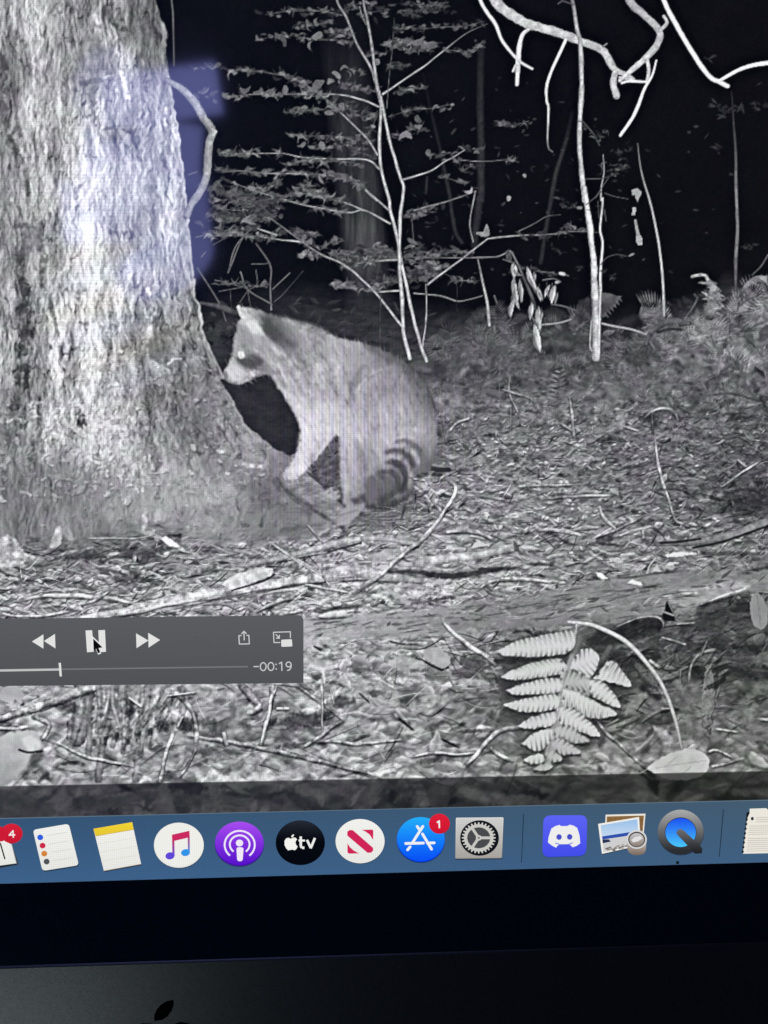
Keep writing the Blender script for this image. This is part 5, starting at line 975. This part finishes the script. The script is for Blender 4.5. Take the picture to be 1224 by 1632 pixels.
# the display itself: desktop area of the screen beyond the picture
XL, XR = -SW / 2, SW / 2
dv = [(XL, 1e-4, Z_SCR), (XR, 1e-4, Z_SCR), (XR, 1e-4, Z_TOP), (XL, 1e-4, Z_TOP)]
def outer_material():
    m, n, l, p = nodes_of('lit_video_margin')
    p.inputs['Base Color'].default_value = (.004, .004, .005, 1); p.inputs['Roughness'].default_value = .16
    tc = n.new('ShaderNodeTexCoord'); mp = n.new('ShaderNodeMapping'); mp.inputs['Scale'].default_value = (1, 1, 2.4); l.new(tc.outputs['Object'], mp.inputs[0])
    nz = n.new('ShaderNodeTexNoise'); nz.inputs['Scale'].default_value = 420; nz.inputs['Detail'].default_value = 6; l.new(mp.outputs[0], nz.inputs['Vector'])
    sp = n.new('ShaderNodeSeparateXYZ'); l.new(tc.outputs['Object'], sp.inputs[0])
    mr = n.new('ShaderNodeMapRange'); mr.inputs[1].default_value = .36; mr.inputs[2].default_value = .30; mr.inputs[3].default_value = .006; mr.inputs[4].default_value = .16; l.new(sp.outputs['Z'], mr.inputs[0])
    cr = n.new('ShaderNodeMapRange'); cr.inputs[1].default_value = .35; cr.inputs[2].default_value = .68; cr.inputs[3].default_value = .2; cr.inputs[4].default_value = 2.2; l.new(nz.outputs['Fac'], cr.inputs[0])
    mu = n.new('ShaderNodeMath'); mu.operation = 'MULTIPLY'; l.new(mr.outputs[0], mu.inputs[0]); l.new(cr.outputs[0], mu.inputs[1])
    l.new(mu.outputs[0], p.inputs['Emission Color']); p.inputs['Emission Strength'].default_value = 1.0
    return m
me = bpy.data.meshes.new('display'); me.from_pydata(dv, [], [(0, 1, 2, 3)]); me.update()
display = link('display', me, outer_material(), comp, 'lit display filled by the black and white forest video')

# ------------------------------------------------------------------ the video, cell by cell, one piece per pictured thing
gxs, gys, rgb, ID, kinds = paint_video()
Hn, Wn = ID.shape
GX, GY = np.meshgrid(gxs, gys); vx, vz = glass(GX, GY)
lin = srgb(rgb.astype(np.float64)).reshape(-1, 3)
P3 = np.stack([vx.ravel(), np.full(vx.size, -LAYER), vz.ravel()], -1)
P3[:, 2] = np.maximum(P3[:, 2], Z_SCR + .0002)
qi, qj = np.meshgrid(np.arange(Hn - 1), np.arange(Wn - 1), indexing='ij')
base = (qi * Wn + qj); cid = ID[:-1, :-1]
window = None
for k, (nm, lab) in enumerate(kinds):
    b = base[cid == k]
    if not len(b): continue
    quads = np.stack([b + Wn, b + Wn + 1, b + 1, b], -1)
    uq, inv = np.unique(quads, return_inverse=True)
    me = grid_mesh(nm, P3[uq], inv.reshape(quads.shape), lin[uq])
    if k == 0:
        window = link('video_window', me, M_VIDEO, comp, 'night forest video playing in black and white')
    else:
        link(nm, me, M_VIDEO, window, lab)

# ------------------------------------------------------------------ playback bar
def Zm(x0, y0, k): return lambda *a: [(x0 + x / k, y0 + y / k) for x, y in zip(a[::2], a[1::2])]
zg = Zm(0, 970, 2.448)
GREY = grad(985, (90, 92, 96), 1092, (80, 82, 85))
bar = Flat(2).poly([(-330, 991)] + rounded(zg(1184, 25, 1184, 290, 0, 303)[:2], 0)[:0] + zg(0, 40, 1160, 25, 1172, 27, 1180, 33, 1184, 42, 1184, 290, 0, 302) + [(-330, 1098)], GREY)
bar = bar.build('playback_bar', comp, 'grey translucent playback bar over the lower left of the video')
WH = (226, 226, 224)
def wob(*a): return a
Flat(3).poly(zg(125, 128, 170, 100, 170, 156), WH).poly(zg(172, 126, 215, 98, 217, 155), WH).build('rewind_button', bar, 'double triangle rewind button')
Flat(3).poly(zg(334, 85, 360, 84, 366, 168, 340, 170), WH).poly(zg(384, 84, 410, 83, 414, 168, 388, 170), WH).build('pause_button', bar, 'two bar pause button')
Flat(3).poly(zg(531, 96, 579, 124, 533, 154), WH).poly(zg(578, 94, 625, 122, 580, 152), WH).build('fast_forward_button', bar, 'double triangle fast forward button')
LT = (205, 206, 206)
Flat(3).line(zg(941, 105, 932, 105, 934, 138, 973, 137, 971, 104, 963, 104), 1.7, LT).line(zg(952, 91, 953, 122), 1.7, LT).line(zg(943, 98, 952, 88, 961, 97), 1.7, LT).build('share_button', bar, 'share button of a box with an upward arrow')
Flat(3).line(zg(1092, 132, 1069, 132, 1067, 92, 1133, 90, 1133, 113), 1.6, LT).poly(rounded(zg(1097, 121, 1139, 119, 1141, 147, 1098, 149), 2), (222, 222, 220)).line(zg(1077, 101, 1090, 115), 1.7, LT).line(zg(1079, 115, 1090, 115, 1090, 104), 1.7, LT).build('picture_in_picture_button', bar, 'small picture in picture button')
Flat(3).line(zg(-500, 243, 0, 240, 400, 234, 965, 226), 2.3, (116, 118, 121)).line(zg(-500, 243, 0, 241, 232, 237), 3.6, (192, 192, 192)).poly(zg(229, 211, 238, 211, 242, 264, 233, 264), (224, 224, 222)).build('progress_slider', bar, 'thin progress slider with a white marker')
T = Flat(3)
tw = 1.75
T.line(zg(991, 226, 1008, 225.5), tw, LT)
T.ring(1027 / 2.448, 970 + 226 / 2.448, 4.6, 6.3, tw, LT); T.ring(1057 / 2.448, 970 + 225.5 / 2.448, 4.6, 6.3, tw, LT)
for yy in (217, 235): T.ellipse(1077.5 / 2.448, 970 + yy / 2.448, 1.2, 1.2, LT, n=10)
T.line(zg(1090, 214, 1099, 208.5, 1100, 241), tw, LT)
T.ring(1126 / 2.448, 970 + 217.5 / 2.448, 4.0, 3.9, tw, LT); T.line(zg(1136, 218, 1135, 230, 1130, 238, 1122, 241), tw, LT)
T.build('time_readout', bar, 'white remaining time readout of minus 00:19')
cur = zg(364, 116, 366, 164, 376, 156, 383, 174, 392, 170, 385, 153, 401, 151)
cc = np.mean(cur, 0); Flat(5).poly([tuple(cc + (np.array(p) - cc) * 1.28) for p in cur], (235, 235, 235)).poly(cur, (12, 12, 14)).build('mouse_pointer', bar, 'black arrow pointer over the pause button')

# ------------------------------------------------------------------ dock
def dock_col(x, y):
    t = min(1, max(0, (y - 1275) / 130)); u = min(1, max(0, x / 1224))
    a = np.array((50, 80, 112)) * (1 - u) + np.array((68, 92, 112)) * u; b = np.array((60, 97, 138)) * (1 - u) + np.array((62, 96, 134)) * u
    return a * (1 - t) + b * t
xs = np.linspace(-420, 1600, 60); up = [(x, 1304 - .0243 * x) for x in xs]
dz = []
Dp = Flat(2)
for a, b in zip(up[:-1], up[1:]):                  # strips down to the lower edge of the display
    def low(x):
        lo, hi = 1300., 1500.
        for _ in range(30):
            mid = (lo + hi) / 2
            if float(glass(x, mid)[1]) > Z_SCR + .0001: lo = mid
            else: hi = mid
        return (x, lo)
    la, lb = low(a[0]), low(b[0])
    for f0, f1 in ((0, .5), (.5, 1)):
        mix = lambda p, q, f: (p[0] + (q[0] - p[0]) * f, p[1] + (q[1] - p[1]) * f)
        Dp.poly([mix(a, la, f0), mix(a, la, f1), mix(b, lb, f1), mix(b, lb, f0)], dock_col); Dp.k -= 1
dock = Dp.build('dock', comp, 'blue strip of app icons along the bottom of the screen')
Flat(3).poly([(-420, 1313.2), (-420, 1315), (0, 1305), (612, 1290), (1224, 1275.6), (1600, 1266.4), (1600, 1265.1), (1224, 1274.2), (612, 1288.9), (0, 1303.6)], (96, 116, 132)).build('dock_edge', dock)
za = Zm(0, 1280, 5.1); zb = Zm(220, 1280, 5.83); zc = Zm(420, 1280, 5.83); zd = Zm(610, 1280, 5.56); ze = Zm(810, 1270, 5.32); zf = Zm(1000, 1270, 5.46)
def el(F, z, cx, cy, rx, ry, col, rot=0., k=5.83, **kw):
    (x, y), = z(cx, cy); return F.ellipse(x, y, rx / k, ry / k, col, rot, **kw)
def rg(F, z, cx, cy, rx, ry, w, col, k, a0=0, a1=360):
    (x, y), = z(cx, cy); return F.ring(x, y, rx / k, ry / k, w / k, col, a0, a1)
SHD = (34, 54, 78)
PW = grad(1310, (240, 240, 236), 1392, (228, 228, 224))
# calendar, cut by the edge of the picture
F = Flat(3).poly(za(-300, 330, 0, 290, 60, 300, 102, 338, 155, 497, 0, 527, -250, 560), (58, 70, 82)).poly(za(-290, 325, 0, 285, 96, 335, 132, 488, 0, 506, -260, 540), PW)
F.line(za(96, 335, 134, 488), 1.0, (170, 178, 182)).line(za(4, 326, 40, 450), 2.2, (24, 24, 26)).line(za(-60, 340, -35, 450), 2.2, (24, 24, 26))
F.poly(za(0, 508, 132, 490, 140, 500, 0, 522), (30, 36, 44))
F.build('calendar_icon', dock, 'calendar icon at the left end of the dock')
F = el(Flat(5), za, 97, 245, 88, 80, grad(1310, (214, 34, 56), 1345, (196, 22, 48)), k=5.1); el(F, za, 8, 250, 52, 60, (204, 28, 52), k=5.1)
F.line(za(108, 222, 76, 258, 122, 256), 2.0, (244, 238, 238)).line(za(108, 222, 110, 276), 2.0, (244, 238, 238)).build('notification_badge', dock, 'red badge with a white 4')
# reminders
q = za(268, 216, 560, 166, 642, 503, 346, 550)
F = Flat(3).poly(rounded([(x + .8, y + 2.0) for x, y in q], 6), SHD).poly(rounded(q, 6), PW)
for (cx, cy, c) in ((328, 277, (44, 92, 222)), (347, 344, (204, 40, 72)), (361, 409, (212, 132, 58)), (380, 474, (78, 82, 88))): el(F, za, cx, cy, 24, 23, c, k=5.1)
for p in (za(382, 262, 542, 236), za(400, 332, 560, 306), za(418, 398, 576, 373), za(432, 466, 594, 440)): F.line(p, .7, (196, 197, 196))
F.build('reminders_icon', dock, 'white list icon with blue, red, orange and grey dots')
# notes
q = za(760, 207, 1075, 153, 1148, 495, 845, 550)
F = Flat(3).poly([(x + .6, y + 1.8) for x, y in q], SHD).poly(q, PW).poly(za(760, 207, 1075, 153, 1087, 212, 777, 266), grad(1310, (244, 214, 52), 1332, (226, 196, 52)))
for p in (za(800, 330, 1105, 280), za(812, 398, 1120, 348), za(828, 470, 1135, 418)): F.line(p, .6, (220, 212, 196))
F.line(za(777, 267, 1087, 213), .7, (188, 150, 60)); F.line(za(845, 549, 1147, 494), .8, (170, 150, 130))
F.build('notes_icon', dock, 'white notepad icon with a yellow top band')
# music
F = el(Flat(3), zb, 382, 396, 233, 211, SHD); el(F, zb, 380, 390, 232, 210, PW); el(F, zb, 380, 384, 226, 200, (238, 238, 233))
F.poly(zb(316, 292, 478, 255, 481, 316, 336, 350, 318, 354), (202, 42, 96))
F.poly(zb(317, 345, 338, 342, 341, 488, 320, 470), grad(1338, (198, 44, 100), 1362, (96, 72, 206))).poly(zb(462, 312, 481, 310, 482, 460, 464, 446), grad(1333, (190, 50, 112), 1358, (54, 138, 224)))
el(F, zb, 298, 488, 43, 33, (94, 72, 214), -.2); el(F, zb, 442, 458, 42, 32, (48, 148, 232), -.2)
F.build('music_icon', dock, 'white round icon with a coloured musical note')
# podcasts
F = el(Flat(3), zb, 942, 384, 229, 207, SHD); el(F, zb, 942, 377, 228, 207, (74, 12, 176)); el(F, zb, 942, 370, 226, 200, grad(1310, (168, 76, 240), 1376, (88, 20, 202)))
PV = (240, 232, 248)
rg(F, zb, 945, 386, 140, 130, 17, PV, 5.83, 130, 410); rg(F, zb, 945, 382, 92, 84, 17, PV, 5.83, 128, 412)
el(F, zb, 943, 369, 34, 32, PV); F.poly(rounded(zb(914, 408, 982, 408, 972, 538, 922, 538), 4), PV)
F.build('podcast_icon', dock, 'purple round icon with white broadcast rings')
# tv
F = el(Flat(3), zc, 342, 367, 229, 208, (6, 12, 22)); el(F, zc, 342, 365, 226, 204, grad(1308, (38, 42, 52), 1340, (4, 7, 14)))
F.poly(zc(255, 330, 275, 318, 298, 320, 312, 335, 300, 350, 297, 370, 306, 392, 318, 400, 305, 425, 290, 437, 270, 430, 252, 432, 230, 438, 212, 420, 196, 390, 195, 350, 208, 328, 230, 320), (244, 242, 238))
F.poly(zc(256, 316, 262, 298, 283, 286, 282, 303, 270, 315), (240, 238, 234))
F.line(zc(346, 308, 346, 398, 356, 412, 380, 414), 3.9, (236, 236, 234), False).line(zc(326, 346, 386, 346), 3.2, (236, 236, 234), False); F.line(zc(404, 340, 440, 416), 3.8, (236, 236, 234), False).line(zc(438, 418, 478, 322), 3.8, (236, 236, 234), False)
F.build('tv_icon', dock, 'black round icon with a white fruit and tv lettering')
# news
F = el(Flat(3), zc, 898, 358, 228, 206, SHD); el(F, zc, 897, 352, 228, 206, PW)
RD = (208, 36, 86)
F.poly(zc(778, 264, 800, 248, 830, 250, 1018, 414, 1018, 440, 1000, 459, 966, 460, 778, 300), RD).poly(zc(912, 247, 1010, 244, 1020, 254, 1018, 340, 985, 290, 945, 262), RD).poly(zc(780, 370, 800, 405, 840, 440, 888, 465, 794, 468, 780, 456), RD)
F.build('news_icon', dock, 'white round icon with a red slanted N')
# app store
F = el(Flat(3), zd, 337, 330, 213, 200, SHD, k=5.56); el(F, zd, 337, 323, 213, 200, (4, 60, 214), k=5.56); el(F, zd, 337, 317, 211, 195, grad(1304, (34, 172, 250), 1368, (8, 84, 246)), k=5.56)
F.line(zd(355, 205, 266, 345), 4.3, (238, 240, 242)).line(zd(305, 205, 330, 240), 4.3, (238, 240, 242)).line(zd(352, 272, 432, 406), 4.3, (238, 240, 242)).line(zd(203, 356, 360, 352), 4.3, (238, 240, 242)).line(zd(396, 352, 456, 350), 4.3, (238, 240, 242)).line(zd(242, 386, 220, 412), 4.3, (238, 240, 242))
F.build('app_store_icon', dock, 'blue round icon with a white letter A of sticks')
F = el(Flat(5), zd, 502, 181, 93, 89, (150, 16, 40), k=5.56); el(F, zd, 502, 179, 91, 87, grad(1298, (222, 30, 56), 1328, (206, 22, 48)), k=5.56)
F.line(zd(484, 168, 499, 156, 501, 214), 2.5, (246, 240, 240)).build('notification_badge', dock, 'red badge with a white 1')
# settings
q = zd(648, 128, 1070, 124, 1056, 486, 642, 491)
F = Flat(3).poly([(x + .4, y + 1.8) for x, y in q], SHD).poly(rounded(q, 2), grad(1302, (222, 222, 219), 1368, (158, 153, 146)))
F.poly(rounded(zd(656, 136, 1062, 132, 1048, 478, 651, 483), 2), grad(1302, (206, 207, 206), 1368, (166, 162, 156)))
el(F, zd, 857, 308, 172, 157, (16, 20, 27), k=5.56)
cxg, cyg = zd(850, 306)[0]
for t in range(28):
    a = 2 * math.pi * t / 28; d = np.array((math.cos(a), math.sin(a) * .92)); q2 = np.array((-math.sin(a), math.cos(a) * .92))
    r0, r1 = 122 / 5.56, 150 / 5.56; F.poly([np.array((cxg, cyg)) + d * r + q2 * w for r, w in ((r0, -1.6), (r1, -1.0), (r1, 1.0), (r0, 1.6))], (206, 205, 200)); F.k -= 1
F.k += 1
F.ring(cxg, cyg, 116 / 5.56, 107 / 5.56, 28 / 5.56, (200, 199, 194)); F.ellipse(cxg, cyg, 101 / 5.56, 93 / 5.56, (72, 74, 77))
for a in (0, 122, 238): F.line([(cxg, cyg), (cxg + 19 * math.cos(math.radians(a)), cyg + 17.4 * math.sin(math.radians(a)))], 4.4, (198, 197, 192), False)
F.ellipse(cxg, cyg, 4.6, 4.3, (204, 203, 198)); F.ellipse(cxg, cyg, 1.8, 1.7, (120, 120, 118))
F.build('settings_icon', dock, 'square grey icon with a cogwheel')
# divider lines
Flat(3).line(ze(130, 145, 112, 552), 1.2, (24, 44, 62)).build('dock_divider', dock, 'dark divider line right of the cogwheel icon')
Flat(3).line(zf(834, 110, 798, 518), 1.2, (24, 40, 56)).build('dock_divider', dock, 'dark divider line near the right edge of the dock')
# chat
q = ze(298, 156, 670, 154, 660, 497, 288, 510)
F = Flat(3).poly(rounded([(x, y + 1.2) for x, y in q], 12), (50, 74, 130)).poly(rounded(q, 12), grad(1299, (92, 100, 244), 1366, (66, 76, 232)))
F.poly(ze(336, 385, 342, 335, 365, 268, 395, 248, 435, 236, 447, 247, 505, 245, 520, 234, 556, 244, 584, 262, 604, 325, 610, 392, 580, 414, 546, 426, 524, 405, 500, 404, 440, 406, 422, 408, 405, 430, 370, 412), (238, 238, 236))
F.line(ze(400, 390, 440, 404, 505, 403, 544, 389), 1.3, (72, 80, 226)); el(F, ze, 430, 339, 23, 24, (70, 78, 200), k=5.32); el(F, ze, 520, 338, 23, 24, (70, 78, 200), k=5.32)
F.build('chat_icon', dock, 'blue violet rounded square icon with a white face emblem')
# preview: two photos under a loupe
F = Flat(3).poly(ze(825, 150, 1163, 141, 1146, 330, 818, 320), (234, 230, 220)).poly(ze(836, 165, 1150, 157, 1136, 318, 832, 310), grad(1296, (142, 106, 62), 1330, (120, 88, 54)))
prng = np.random.default_rng(3)
for _ in range(26):
    x, y = prng.uniform(838, 1142), prng.uniform(166, 196) if prng.random() < .6 else prng.uniform(190, 290)
    F.poly(ze(x, y, x + 9, y - 3, x + 12, y + 5, x + 3, y + 8), tuple(np.array((120, 90, 56)) * prng.uniform(.6, 1.5))); F.k -= 1
F.k += 1
F.poly(ze(764, 236, 1110, 178, 1128, 415, 797, 489), SHD).poly(ze(761, 228, 1108, 169, 1126, 408, 794, 482), (240, 238, 232))
F.poly(ze(782, 240, 1093, 188, 1101, 290, 793, 336), grad(1305, (150, 190, 232), 1330, (196, 216, 238))).poly(ze(793, 334, 1101, 287, 1103, 300, 990, 340, 800, 366), (44, 78, 172)).poly(ze(798, 360, 990, 332, 1103, 300, 1111, 398, 806, 466), (206, 206, 206))
F.poly(ze(797, 360, 850, 358, 870, 378, 800, 392), (40, 50, 84))
for _ in range(16):
    x = prng.uniform(815, 1000); y = 440 - (x - 815) * .17 + prng.normal(0, 14); F.poly(ze(x, y, x + 22, y - 9, x + 34, y + 3, x + 8, y + 9), tuple(np.array((150, 144, 138)) * prng.uniform(.55, 1.35))); F.k -= 1
F.k += 1
F.poly(ze(1003, 362, 1172, 362, 1166, 448, 1150, 478, 1118, 492, 1062, 492, 1028, 476, 1010, 446), grad(1340, (196, 190, 184), 1362, (122, 106, 94)))
el(F, ze, 1088, 359, 86, 80, (214, 214, 214), k=5.32); el(F, ze, 1088, 360, 72, 66, (62, 58, 54), k=5.32); el(F, ze, 1088, 362, 62, 57, grad(1328, (196, 196, 198), 1348, (142, 128, 120)), k=5.32); F.poly(ze(1040, 365, 1070, 340, 1120, 330, 1138, 350, 1100, 375, 1060, 385), (224, 224, 224))
F.build('photo_viewer_icon', dock, 'icon of two photo prints under a loupe')
# player
F = el(Flat(3), zf, 464, 313, 201, 196, (38, 58, 78), k=5.46); el(F, zf, 462, 305, 200, 195, grad(1292, (168, 168, 168), 1356, (42, 44, 48)), k=5.46); el(F, zf, 462, 308, 138, 131, (36, 44, 66), k=5.46); el(F, zf, 462, 309, 133, 126, grad(1304, (28, 84, 240), 1348, (74, 196, 250)), k=5.46)
F.poly(zf(424, 312, 432, 290, 456, 278, 480, 284, 590, 385, 622, 412, 652, 450, 646, 490, 586, 494, 560, 470, 520, 420, 436, 332), grad(1322, (108, 108, 112), 1356, (34, 36, 40)))
F.build('media_player_icon', dock, 'grey ringed blue Q shaped player icon')
(xq, yq), = zf(435, 571); Flat(3).poly([(xq - 2.3, yq - 2.3), (xq + 2.3, yq - 2.4), (xq + 2.3, yq + 2.2), (xq - 2.3, yq + 2.3)], (14, 20, 28)).build('running_dot', dock, 'small dark dot below the player icon')
# document at the right end
F = Flat(3).poly(zf(1000, 492, 1022, 300, 1036, 135, 1066, 128, 1060, 492), (16, 20, 28)).poly(zf(1062, 102, 1205, 97, 1262, 140, 1560, 130, 1540, 482, 1004, 494, 1024, 320, 1040, 190, 1062, 140), (234, 230, 220))
for t in range(9):
    yy = 148 + t * 40; xx = 1046 - t * 5; F.poly(zf(xx - 12, yy, xx + 6, yy, xx + 4, yy + 17, xx - 14, yy + 17), (16, 20, 28)); F.k -= 1
F.k += 1
el(F, zf, 1085, 188, 13, 15, (46, 52, 62), k=5.46)
for t in range(17):
    yy = 178 + t * 18; x0 = 1120 if t < 3 else 1068 - t * 2
    if t in (3, 9): continue
    F.line(zf(x0, yy + 3, 1215, yy, 1480, yy - 6), .9, (186, 182, 174))
F.build('document_icon', dock, 'spiral bound paper document at the right end of the dock')
